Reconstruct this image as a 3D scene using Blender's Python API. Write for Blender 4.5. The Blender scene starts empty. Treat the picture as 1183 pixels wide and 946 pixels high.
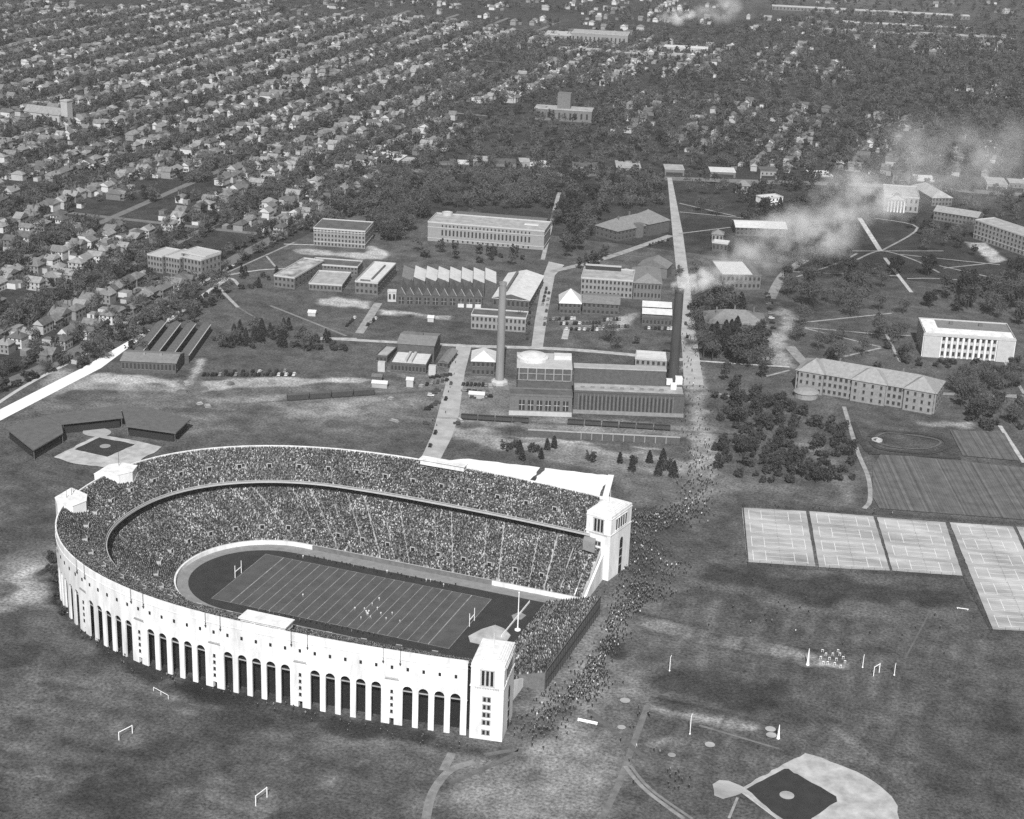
import bpy, bmesh, math, random
import numpy as np
from mathutils import Vector, Matrix
random.seed(7); RNG = np.random.default_rng(7)
R = math.radians
scene = bpy.context.scene; COL = scene.collection

# ------------------------------------------------------------------ camera (survey frame: x south, y east, z up, origin midfield)
CAM = (277.48, -585.15, 326.76); YAW, PITCH, ROLL = -0.34122, 0.35258, 0.03776
FPX, PW, PH = 1924.9, 1183.0, 946.0
def cam_axes():
    f = Vector((math.sin(YAW)*math.cos(PITCH), math.cos(YAW)*math.cos(PITCH), -math.sin(PITCH)))
    r = Vector((math.cos(YAW), -math.sin(YAW), 0)); u = r.cross(f)
    return math.cos(ROLL)*r+math.sin(ROLL)*u, -math.sin(ROLL)*r+math.cos(ROLL)*u, f
CR, CU, CF = cam_axes()
cd = bpy.data.cameras.new('camera'); co = bpy.data.objects.new('camera', cd); COL.objects.link(co)
cd.sensor_width = 36; cd.lens = FPX/PW*36; cd.clip_start = 5; cd.clip_end = 20000
co.matrix_world = Matrix(((CR.x, CU.x, -CF.x, CAM[0]), (CR.y, CU.y, -CF.y, CAM[1]), (CR.z, CU.z, -CF.z, CAM[2]), (0, 0, 0, 1)))
scene.camera = co
# ------------------------------------------------------------------ light
SUN_EL, SUN_AZ = R(42), math.atan2(-0.95, 0.32)       # from the south-west, behind the aeroplane
w = bpy.data.worlds.new('World'); scene.world = w; w.use_nodes = True
nt = w.node_tree; bg = nt.nodes['Background']
sky = nt.nodes.new('ShaderNodeTexSky'); sky.sky_type = 'NISHITA'; sky.sun_disc = False
sky.sun_elevation = SUN_EL; sky.sun_rotation = math.pi/2-SUN_AZ; sky.altitude = 250; sky.dust_density = 2.5
bw = nt.nodes.new('ShaderNodeRGBToBW')                 # the photograph is black and white
nt.links.new(sky.outputs[0], bw.inputs[0]); nt.links.new(bw.outputs[0], bg.inputs[0]); bg.inputs[1].default_value = 0.07
sd = bpy.data.lights.new('sun', 'SUN'); sd.energy = 4.2; sd.angle = R(0.5); sd.color = (1, 1, 1)
so = bpy.data.objects.new('sun', sd); COL.objects.link(so)
sdir = Vector((math.cos(SUN_AZ)*math.cos(SUN_EL), math.sin(SUN_AZ)*math.cos(SUN_EL), math.sin(SUN_EL)))
so.rotation_euler = sdir.to_track_quat('Z', 'Y').to_euler(); so.location = (0, 0, 900)
vs = scene.view_settings; vs.view_transform = 'Standard'; vs.look = 'None'; vs.gamma = 1; vs.use_curve_mapping = False
vs.exposure = 0.5
cy = scene.cycles
cy.max_bounces = 6; cy.diffuse_bounces = 2; cy.glossy_bounces = 1; cy.transmission_bounces = 1; cy.volume_bounces = 3
cy.transparent_max_bounces = 8; cy.volume_step_rate = 1.5; cy.use_denoising = False

# ------------------------------------------------------------------ helpers
def GP(px, py, z=0.0):
    """ground point seen at a spot of the photograph (survey by the recovered camera)"""
    d = CF*FPX + CR*(px-PW/2) - CU*(py-PH/2)
    t = (z-CAM[2])/d.z
    return Vector((CAM[0]+t*d.x, CAM[1]+t*d.y, z))
def PX(p):
    d = Vector(p)-Vector(CAM); q = d.dot(CF)
    if q < 1: return (-9e9, -9e9)
    return (PW/2+FPX*d.dot(CR)/q, PH/2-FPX*d.dot(CU)/q)
def HT(base, px, py):
    """height at which the vertical over base passes the spot"""
    d = CF*FPX + CR*(px-PW/2) - CU*(py-PH/2)
    hx = Vector((d.x, d.y)); b = Vector((base[0]-CAM[0], base[1]-CAM[1]))
    t = b.dot(hx)/hx.dot(hx)
    return CAM[2]+t*d.z
MATS = {}
def mat(name, g, var=0.18, scale=0.15, rough=0.85, detail=6, bump=0, streak=None):
    if name in MATS: return MATS[name]
    m = bpy.data.materials.new(name); MATS[name] = m; m.use_nodes = True
    n = m.node_tree.nodes; l = m.node_tree.links; b = n['Principled BSDF']
    b.inputs['Roughness'].default_value = rough; b.inputs['Specular IOR Level'].default_value = 0.25
    if var <= 0: b.inputs['Base Color'].default_value = (g, g, g, 1); return m
    tc = n.new('ShaderNodeTexCoord'); no = n.new('ShaderNodeTexNoise'); no.inputs['Scale'].default_value = scale
    no.inputs['Detail'].default_value = detail; no.inputs['Roughness'].default_value = 0.65
    src = tc.outputs['Object']
    if streak:
        mp = n.new('ShaderNodeMapping'); mp.inputs['Scale'].default_value = streak; l.new(src, mp.inputs[0]); src = mp.outputs[0]
    l.new(src, no.inputs['Vector'])
    mr = n.new('ShaderNodeMapRange'); mr.inputs[1].default_value = 0.3; mr.inputs[2].default_value = 0.7
    mr.inputs[3].default_value = g*(1-var); mr.inputs[4].default_value = g*(1+var)
    l.new(no.outputs[0], mr.inputs[0]); l.new(mr.outputs[0], b.inputs['Base Color'])
    if bump:
        bp = n.new('ShaderNodeBump'); bp.inputs['Strength'].default_value = bump; l.new(no.outputs[0], bp.inputs['Height']); l.new(bp.outputs[0], b.inputs['Normal'])
    return m
class MB:
    def __init__(s): s.v = []; s.f = []; s.m = []
    def face(s, pts, m=0):
        i = len(s.v); s.v += [tuple(p) for p in pts]; s.f.append(tuple(range(i, i+len(pts)))); s.m.append(m)
    def box(s, c, d, m=0, rz=0, top=None, bottom=True):
        """c: centre of the base, d: full sizes"""
        x, y, z = d[0]/2, d[1]/2, d[2]; cs, sn = math.cos(rz), math.sin(rz)
        P = [(c[0]+a*cs-b*sn, c[1]+a*sn+b*cs) for a, b in ((-x, -y), (x, -y), (x, y), (-x, y))]
        s.prism(P, c[2], c[2]+z, m, top, bottom)
    def prism(s, P, z0, z1, m=0, top=None, bottom=True):
        i = len(s.v); n = len(P)
        s.v += [(p[0], p[1], z0) for p in P]+[(p[0], p[1], z1) for p in P]
        for k in range(n): s.f.append((i+k, i+(k+1) % n, i+n+(k+1) % n, i+n+k)); s.m.append(m)
        s.f.append(tuple(i+n+k for k in range(n))); s.m.append(m if top is None else top)
        if bottom: s.f.append(tuple(i+n-1-k for k in range(n))); s.m.append(m)
    def tube(s, a, b, r0, r1, n=8, m=0):
        a, b = Vector(a), Vector(b); d = (b-a).normalized(); u = d.orthogonal().normalized(); w2 = d.cross(u)
        i = len(s.v)
        for p, r in ((a, r0), (b, r1)):
            for k in range(n):
                t = 2*math.pi*k/n; s.v.append(tuple(p+u*(r*math.cos(t))+w2*(r*math.sin(t))))
        for k in range(n): s.f.append((i+k, i+(k+1) % n, i+n+(k+1) % n, i+n+k)); s.m.append(m)
        s.f.append(tuple(i+n+k for k in range(n))); s.m.append(m); s.f.append(tuple(i+n-1-k for k in range(n))); s.m.append(m)
    def lathe(s, prof, n=12, m=0, c=(0, 0)):
        i = len(s.v)
        for r, z in prof:
            for k in range(n):
                t = 2*math.pi*k/n; s.v.append((c[0]+r*math.cos(t), c[1]+r*math.sin(t), z))
        for j in range(len(prof)-1):
            for k in range(n):
                s.f.append((i+j*n+k, i+j*n+(k+1) % n, i+(j+1)*n+(k+1) % n, i+(j+1)*n+k)); s.m.append(m)
        j = len(prof)-1; s.f.append(tuple(i+j*n+k for k in range(n))); s.m.append(m)
        s.f.append(tuple(i+n-1-k for k in range(n))); s.m.append(m)
    def mesh(s, name, mats, smooth=False):
        me = bpy.data.meshes.new(name); me.from_pydata(s.v, [], s.f)
        for m in (mats if isinstance(mats, (list, tuple)) else [mats]): me.materials.append(m)
        me.polygons.foreach_set('material_index', s.m)
        if smooth: me.polygons.foreach_set('use_smooth', [True]*len(s.f))
        me.update(); return me
    def build(s, name, mats, parent=None, loc=None, rz=0, smooth=False):
        return link(name, s.mesh(name, mats, smooth), parent, loc, rz)
def np_mesh(name, V, F, MI, mats):
    """one mesh from arrays of quads"""
    me = bpy.data.meshes.new(name); nf = len(F)
    me.vertices.add(len(V)); me.vertices.foreach_set('co', np.asarray(V, np.float32).ravel())
    me.loops.add(nf*4); me.loops.foreach_set('vertex_index', np.asarray(F, np.int32).ravel())
    me.polygons.add(nf); me.polygons.foreach_set('loop_start', np.arange(0, nf*4, 4, dtype=np.int32))
    for m in mats: me.materials.append(m)
    me.polygons.foreach_set('material_index', np.asarray(MI, np.int32))
    me.update(calc_edges=True); me.validate(); return me
def link(name, me, parent=None, loc=None, rz=0):
    o = bpy.data.objects.new(name, me); COL.objects.link(o)
    if parent: o.parent = parent
    if loc is not None: o.location = loc
    if rz: o.rotation_euler = (0, 0, rz)
    return o
def tag(o, label, cat, group=None, kind=None):
    if label: o['label'] = label
    if cat: o['category'] = cat
    if group: o['group'] = group
    if kind: o['kind'] = kind
    return o
def thing(name, label, cat, loc=(0, 0, 0), rz=0, group=None):
    o = bpy.data.objects.new(name, None); COL.objects.link(o); o.empty_display_size = 2
    o.location = loc; o.rotation_euler = (0, 0, rz); return tag(o, label, cat, group)
def dup(root, loc, rz, label=None, group=None, sc=None, name=None):
    r = root.copy(); COL.objects.link(r); r.location = loc; r.rotation_euler = (0, 0, rz)
    if sc: r.scale = sc if isinstance(sc, tuple) else (sc, sc, sc)
    if label: r['label'] = label
    if group: r['group'] = group
    for ch in list(root.children):
        c = ch.copy(); COL.objects.link(c); c.parent = r
        for g in ch.children:
            d = g.copy(); COL.objects.link(d); d.parent = c
    return r
def rot2(x, y, a): return (x*math.cos(a)-y*math.sin(a), x*math.sin(a)+y*math.cos(a))
LEVEL = [0]
def ragged(P, amp, step=3.0):
    r = random.Random(len(P)*7+int(P[0].x)); out = []
    for i in range(len(P)):
        a, b = P[i], P[(i+1) % len(P)]; n = max(1, int((b-a).length/step)); d = (b-a).normalized(); q = Vector((-d.y, d.x, 0)); out.append(a)
        for k in range(1, n): out.append(a.lerp(b, k/n)+q*r.gauss(0, amp))
    return out
def sheet(name, pts, m, z=0.03, rag=0):
    """a flat piece of ground given by spots of the photograph or metres (tuples of 2 after 'M')"""
    P = [Vector((p[1], p[2], 0)) if p[0] == 'M' else GP(*p) for p in pts]
    if rag: P = ragged(P, rag)
    b = MB(); b.face([(p.x, p.y, z) for p in P]); me = b.mesh(name, m)
    bm = bmesh.new(); bm.from_mesh(me); bmesh.ops.triangulate(bm, faces=bm.faces); bmesh.ops.recalc_face_normals(bm, faces=bm.faces)
    for f in bm.faces:
        if f.normal.z < 0: f.normal_flip()
    bm.to_mesh(me); bm.free()
    o = link(name, me); o['kind'] = 'structure'; return o
def smooth_line(P):
    if len(P) < 3: return P
    out = []
    for i in range(len(P)-1):
        a, b, c, d = P[max(i-1, 0)], P[i], P[i+1], P[min(i+2, len(P)-1)]
        for k in range(5):
            t = k/5; out.append(0.5*((2*b)+(c-a)*t+(2*a-5*b+4*c-d)*t*t+(3*b-a-3*c+d)*t**3))
    return out+[P[-1]]
def ribbon(name, pts, width, m, z=0.03):
    P = [Vector((p[1], p[2], 0)) if p[0] == 'M' else GP(*p) for p in pts]; b = MB(); L = []; Q = []
    P = smooth_line(P)
    for i, p in enumerate(P):
        d = (P[min(i+1, len(P)-1)]-P[max(i-1, 0)]).normalized(); nrm = Vector((-d.y, d.x, 0))*(width/2)
        L.append(p+nrm); Q.append(p-nrm)
    for i in range(len(P)-1):
        b.face([(q.x, q.y, z) for q in (Q[i], Q[i+1], L[i+1], L[i])])
    o = b.build(name, m); o['kind'] = 'structure'; return o
# ------------------------------------------------------------------ materials
M_WHITE = mat('white_concrete', 0.64, 0.25, 0.25, streak=(1, 1, 0.25))
M_PALE = mat('pale_concrete', 0.5, 0.12, 0.3)
M_GREY = mat('grey_concrete', 0.3, 0.15, 0.3)
M_DARK = mat('shade_dark_concrete', 0.012, 0.2, 0.5)  # shade under the decks and behind the arches put into the colour
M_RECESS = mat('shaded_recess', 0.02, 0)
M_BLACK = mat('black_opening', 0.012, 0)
M_BRICK = mat('dark_brick', 0.075, 0.25, 0.6)
M_BRICK2 = mat('red_brick', 0.12, 0.22, 0.6)
M_BRICK3 = mat('light_brick', 0.2, 0.2, 0.6)
M_STONE = mat('grey_stone', 0.22, 0.15, 0.5)
M_STONE2 = mat('pale_stone', 0.38, 0.12, 0.5)
M_SLATE = mat('slate_roof', 0.11, 0.25, 0.5)
M_TILE = mat('tile_roof', 0.17, 0.2, 0.5)
M_TAR = mat('tar_roof', 0.09, 0.35, 0.15)
M_GRAVEL = mat('gravel_roof', 0.3, 0.3, 0.2)
M_LROOF = mat('pale_roof', 0.5, 0.15, 0.3)
M_GLASS = mat('window_glass', 0.035, 0, rough=0.25)
M_TRIM = mat('white_trim', 0.38, 0.08, 0.5)
M_WOOD = mat('weathered_wood', 0.13, 0.25, 0.5)
M_ROAD = mat('road_concrete', 0.33, 0.25, 0.12)
M_ROADW = mat('new_concrete', 0.72, 0.08, 0.2)
M_ASPH = mat('asphalt', 0.13, 0.2, 0.2)
M_WALK = mat('walk_concrete', 0.42, 0.18, 0.3)
M_DIRT = mat('trodden_earth', 0.17, 0.3, 0.12)
M_CLAY = mat('ball_field_clay', 0.36, 0.35, 0.15)
M_COURT = mat('court_surface', 0.33, 0.42, 0.07, streak=(.35, 1, 1))
M_LINE = mat('white_line_paint', 0.75, 0.15, 0.5)
M_TURF = mat('mown_turf', 0.072, 0.25, 0.12)
M_TURFD = mat('dark_turf', 0.03, 0.25, 0.2)
M_PAINT = mat('white_paint', 0.8, 0.05, 0.5)
M_STEEL = mat('dark_steel', 0.05, 0.2, 0.5, rough=0.5)

# ------------------------------------------------------------------ ground: one sheet to the horizon, bare and worn places as a tone map of the soil itself
def axis(a, b, step, far, n):
    core = np.arange(a, b+step, step); g = np.geomspace(step, far, n)
    return np.concatenate([(a-np.cumsum(g)[::-1]), core, core[-1]+np.cumsum(g)])
GX = axis(-420, 420, 2.0, 1500, 26); GY = axis(-330, 800, 2.0, 1500, 26)
XX, YY = np.meshgrid(GX, GY); TONE = np.full(XX.shape, 0.067, np.float32)
TONE[(YY > 640) | (XX < -300)] = 0.034
def vnoise(x, y, s, seed):
    r = np.random.default_rng(seed).random((257, 257)); u, v = x/s, y/s; iu, iv = np.floor(u).astype(int), np.floor(v).astype(int); fu, fv = u-iu, v-iv
    fu, fv = fu*fu*(3-2*fu), fv*fv*(3-2*fv); g = lambda a, b: r[a % 257, b % 257]
    return (g(iu, iv)*(1-fu)+g(iu+1, iv)*fu)*(1-fv)+(g(iu, iv+1)*(1-fu)+g(iu+1, iv+1)*fu)*fv
WARP = (vnoise(XX, YY, 17, 1)+0.6*vnoise(XX, YY, 8, 2)+0.35*vnoise(XX, YY, 4.5, 3)-0.97)*1.4
def paint(pts, tone, soft=4.0, closed=True, width=0):
    """worn or bare ground with a soft edge"""
    P = np.array([(GP(*p).x, GP(*p).y) if p[0] != 'M' else (p[1], p[2]) for p in pts])
    ex = soft*3+width
    lo, hi = P.min(0)-ex, P.max(0)+ex
    i0, i1 = np.searchsorted(GX, lo[0]), np.searchsorted(GX, hi[0]); j0, j1 = np.searchsorted(GY, lo[1]), np.searchsorted(GY, hi[1])
    if i1-i0 < 1 or j1-j0 < 1: return
    x, y = XX[j0:j1, i0:i1], YY[j0:j1, i0:i1]; d = np.full(x.shape, 1e9)
    n = len(P)
    for k in range(n if closed else n-1):
        a, b = P[k], P[(k+1) % n]; e = b-a; L = max(e@e, 1e-6)
        t = np.clip(((x-a[0])*e[0]+(y-a[1])*e[1])/L, 0, 1)
        d = np.minimum(d, np.hypot(x-a[0]-t*e[0], y-a[1]-t*e[1]))
    if closed:
        ins = np.zeros(x.shape, bool)
        for k in range(n):
            a, b = P[k], P[(k+1) % n]
            if a[1] == b[1]: continue
            c = ((a[1] > y) != (b[1] > y)) & (x < (b[0]-a[0])*(y-a[1])/(b[1]-a[1])+a[0]); ins ^= c
        sdist = np.where(ins, -d, d)
    else: sdist = d-width/2
    rough = soft*1.9*WARP[j0:j1, i0:i1] if soft > 1.2 else 0
    wgt = np.clip(0.5-(sdist+rough)/(2*soft), 0, 1); wgt = wgt*wgt*(3-2*wgt)
    TONE[j0:j1, i0:i1] = TONE[j0:j1, i0:i1]*(1-wgt)+tone*wgt
NLANE = [0]
def lane(pts, tone, width, soft=1.5):
    if soft > 6: return paint(pts, tone, soft, False, width)
    NLANE[0] += 1; g = round(tone*20)/20*.8+.02; width *= .8
    ribbon('path', [q for q in pts], width, mat('path_%d' % int(g*100), g, .35, .25), 0.03+0.004*NLANE[0])
# around the stadium: trodden earth at the open end, asphalt apron
paint([(560, 862), (590, 870), (650, 800), (735, 735), (800, 640), (830, 560), (795, 560), (740, 600), (700, 690), (640, 780), (595, 830)], 0.125, 6)
paint([(700, 690), (760, 600), (790, 590), (830, 580), (820, 650), (760, 720), (730, 720)], 0.085, 8)
paint([(640, 860), (700, 790), (740, 790), (715, 880), (680, 946), (600, 946), (540, 946), (500, 930), (560, 880)], 0.115, 9)
paint([(0, 640), (50, 620), (85, 660), (70, 700), (0, 700)], 0.16, 10); paint([(0, 690), (40, 655), (58, 675), (20, 700), (0, 704)], 0.26, 6)
paint([(0, 870), (60, 760), (160, 780), (90, 880), (20, 946), (0, 946)], 0.085, 14)
paint([(20, 760), (110, 790), (70, 830), (10, 830)], 0.12, 10)
paint([(180, 796), (230, 812), (222, 824), (175, 806)], 0.2, 4)
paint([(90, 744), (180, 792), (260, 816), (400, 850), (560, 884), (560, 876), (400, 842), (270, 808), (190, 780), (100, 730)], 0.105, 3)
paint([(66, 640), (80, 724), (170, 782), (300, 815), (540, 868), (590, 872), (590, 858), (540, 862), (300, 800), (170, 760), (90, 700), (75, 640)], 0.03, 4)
lane([(492, 946), (500, 915), (520, 890), (548, 880)], 0.2, 4); lane([(512, 890), (522, 870)], 0.2, 4); lane([(520, 905), (600, 868), (560, 872)], 0.12, 3)
lane([(695, 946), (715, 905), (735, 850), (748, 815)], 0.17, 3, 1.5); lane([(722, 885), (745, 912), (790, 946)], 0.24, 2.0, 1.2); lane([(728, 884), (752, 912), (800, 946)], 0.2, 1.5, 1.0)
paint([(742, 858), (775, 845), (792, 858), (770, 872)], 0.17, 2); lane([(680, 820), (750, 880)], 0.1, 3)
paint([(790, 425), (812, 425), (820, 480), (830, 560), (800, 575), (792, 480)], 0.2, 3)
# athletic ground at the right
paint([(740, 712), (850, 736), (960, 757), (955, 768), (850, 750), (735, 722)], 0.17, 2); paint([(745, 810), (850, 832), (880, 838), (875, 846), (800, 834), (745, 820)], 0.3, 2.5)
paint([(760, 790), (860, 785), (960, 800), (930, 815), (830, 805)], 0.1, 8); paint([(800, 640), (960, 665), (1090, 690), (1060, 730), (900, 700), (790, 670)], 0.085, 14)
paint([(800, 690), (980, 720), (960, 740), (800, 705)], 0.045, 6); paint([(1010, 730), (1183, 745), (1183, 900), (1050, 880)], 0.055, 20); paint([(780, 755), (920, 790), (900, 800), (770, 770)], 0.042, 6)
paint([(860, 770), (940, 790), (1000, 830), (900, 820)], 0.08, 12)
paint([(918, 752), (975, 763), (978, 774), (930, 770)], 0.3, 2)
lane([(808, 838), (900, 865)], 0.14, 1.5, 1); lane([(1046, 760), (1075, 705)], 0.09, 1, 1)
paint([(790, 590), (850, 592), (860, 650), (800, 640)], 0.06, 8); paint([(700, 545), (780, 520), (800, 560), (740, 590)], 0.09, 8)
paint([(745, 730), (850, 752), (935, 772)], .035, 1.2, False, 1.5); paint([(740, 709), (850, 733), (958, 755)], .035, 1.2, False, 1.2); paint([(758, 806), (850, 826), (890, 836)], .03, 1.2, False, 1.5); paint([(745, 830), (830, 850), (870, 858)], .035, 2, False, 2)
paint([(720, 600), (700, 680), (740, 700), (790, 640), (800, 590), (760, 590)], .06, 8); paint([(703, 735), (722, 745), (715, 757), (698, 750)], .028, 3)
for k in range(26): x0 = 800+k*14; paint([(x0, 690+k*2.2), (x0-28, 800+k*3), (x0-52, 900)], .062 if k % 2 else .09, 2.5, False, 2)
for k in range(20): y0 = 770+k*11; paint([(-20, y0), (160, y0+22), (330, y0+62)], .062 if k % 2 else .088, 3, False, 2.5)
for q in ([(0, 890), (70, 902), (200, 915)], [(40, 885), (100, 890), (90, 930)], [(240, 830), (180, 880), (60, 900)], [(660, 860), (600, 930)], [(690, 870), (650, 946)], [(420, 880), (300, 946)], [(1040, 880), (1183, 900)], [(960, 840), (1100, 946)]): paint(q, .13, 1.5, False, 1)
paint([(600, 880), (650, 840), (700, 850), (680, 900), (620, 930)], .16, 5); paint([(510, 915), (590, 905), (680, 920), (690, 946), (520, 946)], .15, 7); paint([(130, 840), (165, 835), (165, 862), (135, 866)], .12, 4); paint([(290, 915), (318, 915), (318, 940), (288, 940)], .12, 4)
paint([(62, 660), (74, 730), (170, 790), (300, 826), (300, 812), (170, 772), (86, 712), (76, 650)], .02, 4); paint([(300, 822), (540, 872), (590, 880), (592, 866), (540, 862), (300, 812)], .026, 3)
paint([(90, 900), (200, 845), (300, 815), (330, 830), (230, 880), (130, 946), (60, 946)], .036, 12); paint([(0, 720), (60, 735), (110, 775), (60, 790), (0, 770)], .04, 12); paint([(760, 770), (900, 800), (960, 830), (880, 826), (770, 796)], .034, 6); paint([(1040, 850), (1183, 860), (1183, 946), (1060, 946)], .045, 16); paint([(0, 540), (60, 545), (66, 600), (50, 640), (0, 620)], .05, 8)
paint([(830, 655), (960, 670), (1110, 682), (1100, 700), (900, 690), (820, 668)], .036, 6); paint([(505, 425), (545, 432), (600, 452), (590, 492), (520, 488), (500, 470)], .17, 6); paint([(200, 440), (240, 446), (230, 470), (190, 462)], .2, 4); paint([(360, 470), (480, 474), (470, 490), (340, 488)], .13, 5); paint([(600, 508), (700, 516), (790, 528), (795, 545), (690, 530), (600, 520)], .21, 4); paint([(150, 470), (320, 480), (420, 500), (300, 505), (160, 490)], .11, 5)
for q in ([(200, 452), (300, 458), (440, 452)], [(210, 470), (330, 476), (490, 470)], [(440, 462), (500, 500)], [(530, 440), (590, 470)], [(520, 500), (600, 505), (800, 522)], [(440, 425), (500, 450)], [(235, 415), (220, 440), (240, 470)]): paint(q, .26, 1.6, False, 1.6)
# railway yard and building plots north-east of the stadium
paint([(60, 470), (240, 440), (480, 440), (500, 470), (490, 500), (330, 480), (200, 470)], 0.1, 10)
paint([(235, 440), (300, 436), (420, 436), (440, 440), (300, 448), (232, 452)], 0.26, 2); paint([(225, 458), (330, 455), (330, 470), (230, 466)], 0.17, 4)
paint([(330, 470), (480, 458), (480, 470), (340, 482)], 0.16, 5); paint([(60, 425), (110, 430), (200, 440), (200, 452), (110, 448), (60, 458)], 0.19, 4)
paint([(100, 428), (205, 440), (200, 446), (110, 440)], 0.3, 2); paint([(230, 480), (400, 500), (500, 490), (480, 515), (300, 510)], 0.075, 8)
paint([(530, 430), (600, 440), (590, 475), (535, 478)], 0.13, 5); paint([(515, 492), (560, 494), (600, 510), (580, 520), (515, 505)], 0.2, 3)
paint([(610, 512), (800, 535), (790, 548), (700, 540), (610, 530)], 0.15, 4); paint([(600, 480), (800, 490), (800, 505), (600, 496)], 0.15, 3)
paint([(440, 420), (520, 425), (505, 470), (470, 450)], 0.11, 5)
lane([(395, 392), (470, 396), (545, 400)], 0.4, 6, 1.5); lane([(370, 391), (412, 392)], 0.4, 7, 1.5); lane([(415, 385), (437, 350)], 0.3, 7, 2)
paint([(370, 345), (430, 348), (425, 356), (368, 350)], 0.3, 3); paint([(440, 358), (520, 365), (520, 370), (440, 364)], 0.3, 2)
lane([(232, 330), (252, 322), (268, 322), (276, 330)], 0.38, 3, 1); lane([(262, 318), (300, 312), (338, 310)], 0.38, 3, 1); lane([(249, 328), (262, 342), (275, 355)], 0.36, 3, 1)
lane([(275, 355), (300, 370)], 0.13, 2, 1); lane([(312, 353), (355, 370), (400, 388)], 0.22, 2.5, 1); paint([(258, 380), (275, 362), (290, 360), (268, 384)], 0.14, 3)
lane([(262, 315), (340, 280)], 0.25, 2.5, 1); lane([(328, 282), (365, 283)], 0.5, 2.5, 1); lane([(308, 296), (318, 308)], 0.35, 2, 1)
paint([(345, 288), (440, 293), (440, 300), (345, 293)], 0.26, 3); paint([(425, 285), (445, 290), (440, 300), (420, 296)], 0.3, 2)
paint([(240, 350), (400, 365), (410, 385), (250, 380)], 0.072, 8); paint([(430, 365), (620, 375), (600, 395), (430, 390)], 0.06, 8)
lane([(627, 300), (640, 245), (646, 222)], 0.33, 4, 1.2); lane([(636, 314), (700, 298), (775, 272)], 0.3, 8, 1.5); lane([(545, 400), (660, 404), (790, 416)], 0.38, 7, 2)
lane([(655, 380), (652, 392)], 0.4, 5, 1); lane([(722, 310), (740, 316)], 0.35, 3, 1); lane([(700, 293), (778, 300)], 0.14, 2, 1)
paint([(690, 380), (720, 360), (735, 362), (720, 385)], 0.3, 3); paint([(640, 365), (700, 372), (690, 382), (640, 378)], 0.14, 3)
# campus drives and the oval's walks
paint([(888, 424), (915, 424), (908, 400), (905, 385), (925, 372), (918, 358), (900, 350), (893, 360), (902, 375), (890, 395)], 0.2, 3)
lane([(912, 400), (930, 420), (945, 428), (1000, 432)], 0.24, 9, 2); lane([(795, 416), (850, 420), (912, 424)], 0.5, 3, 1)
lane([(890, 345), (905, 318), (930, 300)], 0.24, 9, 2)
for q in ([(925, 378), (1015, 386), (1052, 388)], [(925, 378), (985, 393), (1018, 401)], [(1018, 402), (975, 412)], [(1024, 387), (1040, 418)], [(925, 373), (1030, 362)],
          [(1018, 290), (1060, 263), (1010, 252)], [(980, 290), (1018, 290)], [(990, 300), (1018, 290), (1055, 300), (1085, 315)], [(1018, 290), (1090, 290)],
          [(1040, 294), (1155, 306)], [(1090, 310), (1155, 303)], [(1048, 322), (1085, 322), (1180, 328)], [(920, 320), (965, 305), (990, 293)], [(915, 314), (960, 316), (1040, 319)], [(1085, 307), (1160, 324)],
          [(1150, 400), (1183, 455)], [(1140, 457), (1183, 460)], [(830, 455), (870, 465)], [(885, 435), (912, 428)], [(785, 235), (850, 250)], [(785, 270), (850, 262)], [(785, 245), (860, 252)]):
    lane(q, 0.3, 2.5, 1)
lane([(993, 252), (1017, 290)], 0.5, 5, 1); lane([(1022, 298), (1053, 338)], 0.45, 3.5, 1); paint([(1118, 280), (1140, 280), (1160, 300), (1145, 303)], 0.3, 2)
lane([(1080, 455), (1183, 458)], 0.24, 6, 2); paint([(1060, 488), (1120, 488), (1118, 494), (1065, 494)], 0.22, 3)
lane([(975, 470), (990, 520), (1003, 552), (1005, 578), (998, 588)], 0.3, 3, 1); paint([(960, 560), (995, 555), (1000, 585), (965, 585)], 0.13, 5)
lane([(1155, 492), (1170, 515), (1183, 535)], 0.45, 3, 1); paint([(820, 560), (990, 590), (980, 575), (830, 545)], 0.1, 6)
paint([(930, 505), (960, 530), (990, 560), (975, 570), (945, 545)], 0.14, 5)
# fields for the market garden
paint([(1000, 523), (1183, 540), (1183, 600), (1012, 588)], 0.085, 2); paint([(1095, 495), (1165, 500), (1180, 532), (1112, 527)], 0.09, 2)
paint([(985, 485), (1100, 500), (1112, 530), (1000, 522)], 0.055, 3); paint([(1005, 492), (1060, 497), (1095, 512), (1080, 524), (1020, 520), (1003, 508)], 0.075, 3)
# the railway yards and meadows along the top of the picture
for yv, t in ((2550, 0.09), (2330, 0.07), (2180, 0.085)): paint([('M', -1500, yv-30), ('M', 900, yv+260), ('M', 900, yv+360), ('M', -1500, yv+60)], t, 30)
for a, b in (((930, 12), (1090, 20)), ((1020, 30), (1100, 36)), ((940, 38), (1060, 42)), ((380, 12), (600, 30))): lane([a, b], 0.2, 28, 14)
nx, ny = len(GX), len(GY)
V = np.stack([XX.ravel(), YY.ravel(), np.zeros(nx*ny)], 1)
ii = (np.arange(ny-1)[:, None]*nx+np.arange(nx-1)[None, :]).ravel()
me = np_mesh('ground', V, np.stack([ii, ii+1, ii+nx+1, ii+nx], 1), np.zeros(len(ii)), [])
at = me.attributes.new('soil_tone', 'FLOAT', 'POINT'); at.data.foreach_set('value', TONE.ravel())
gm = bpy.data.materials.new('meadow_ground'); gm.use_nodes = True; n = gm.node_tree.nodes; l = gm.node_tree.links; b = n['Principled BSDF']
b.inputs['Roughness'].default_value = 0.95; b.inputs['Specular IOR Level'].default_value = 0.1
a_ = n.new('ShaderNodeAttribute'); a_.attribute_name = 'soil_tone'
tc = n.new('ShaderNodeTexCoord'); prev = a_.outputs['Fac']
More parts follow.
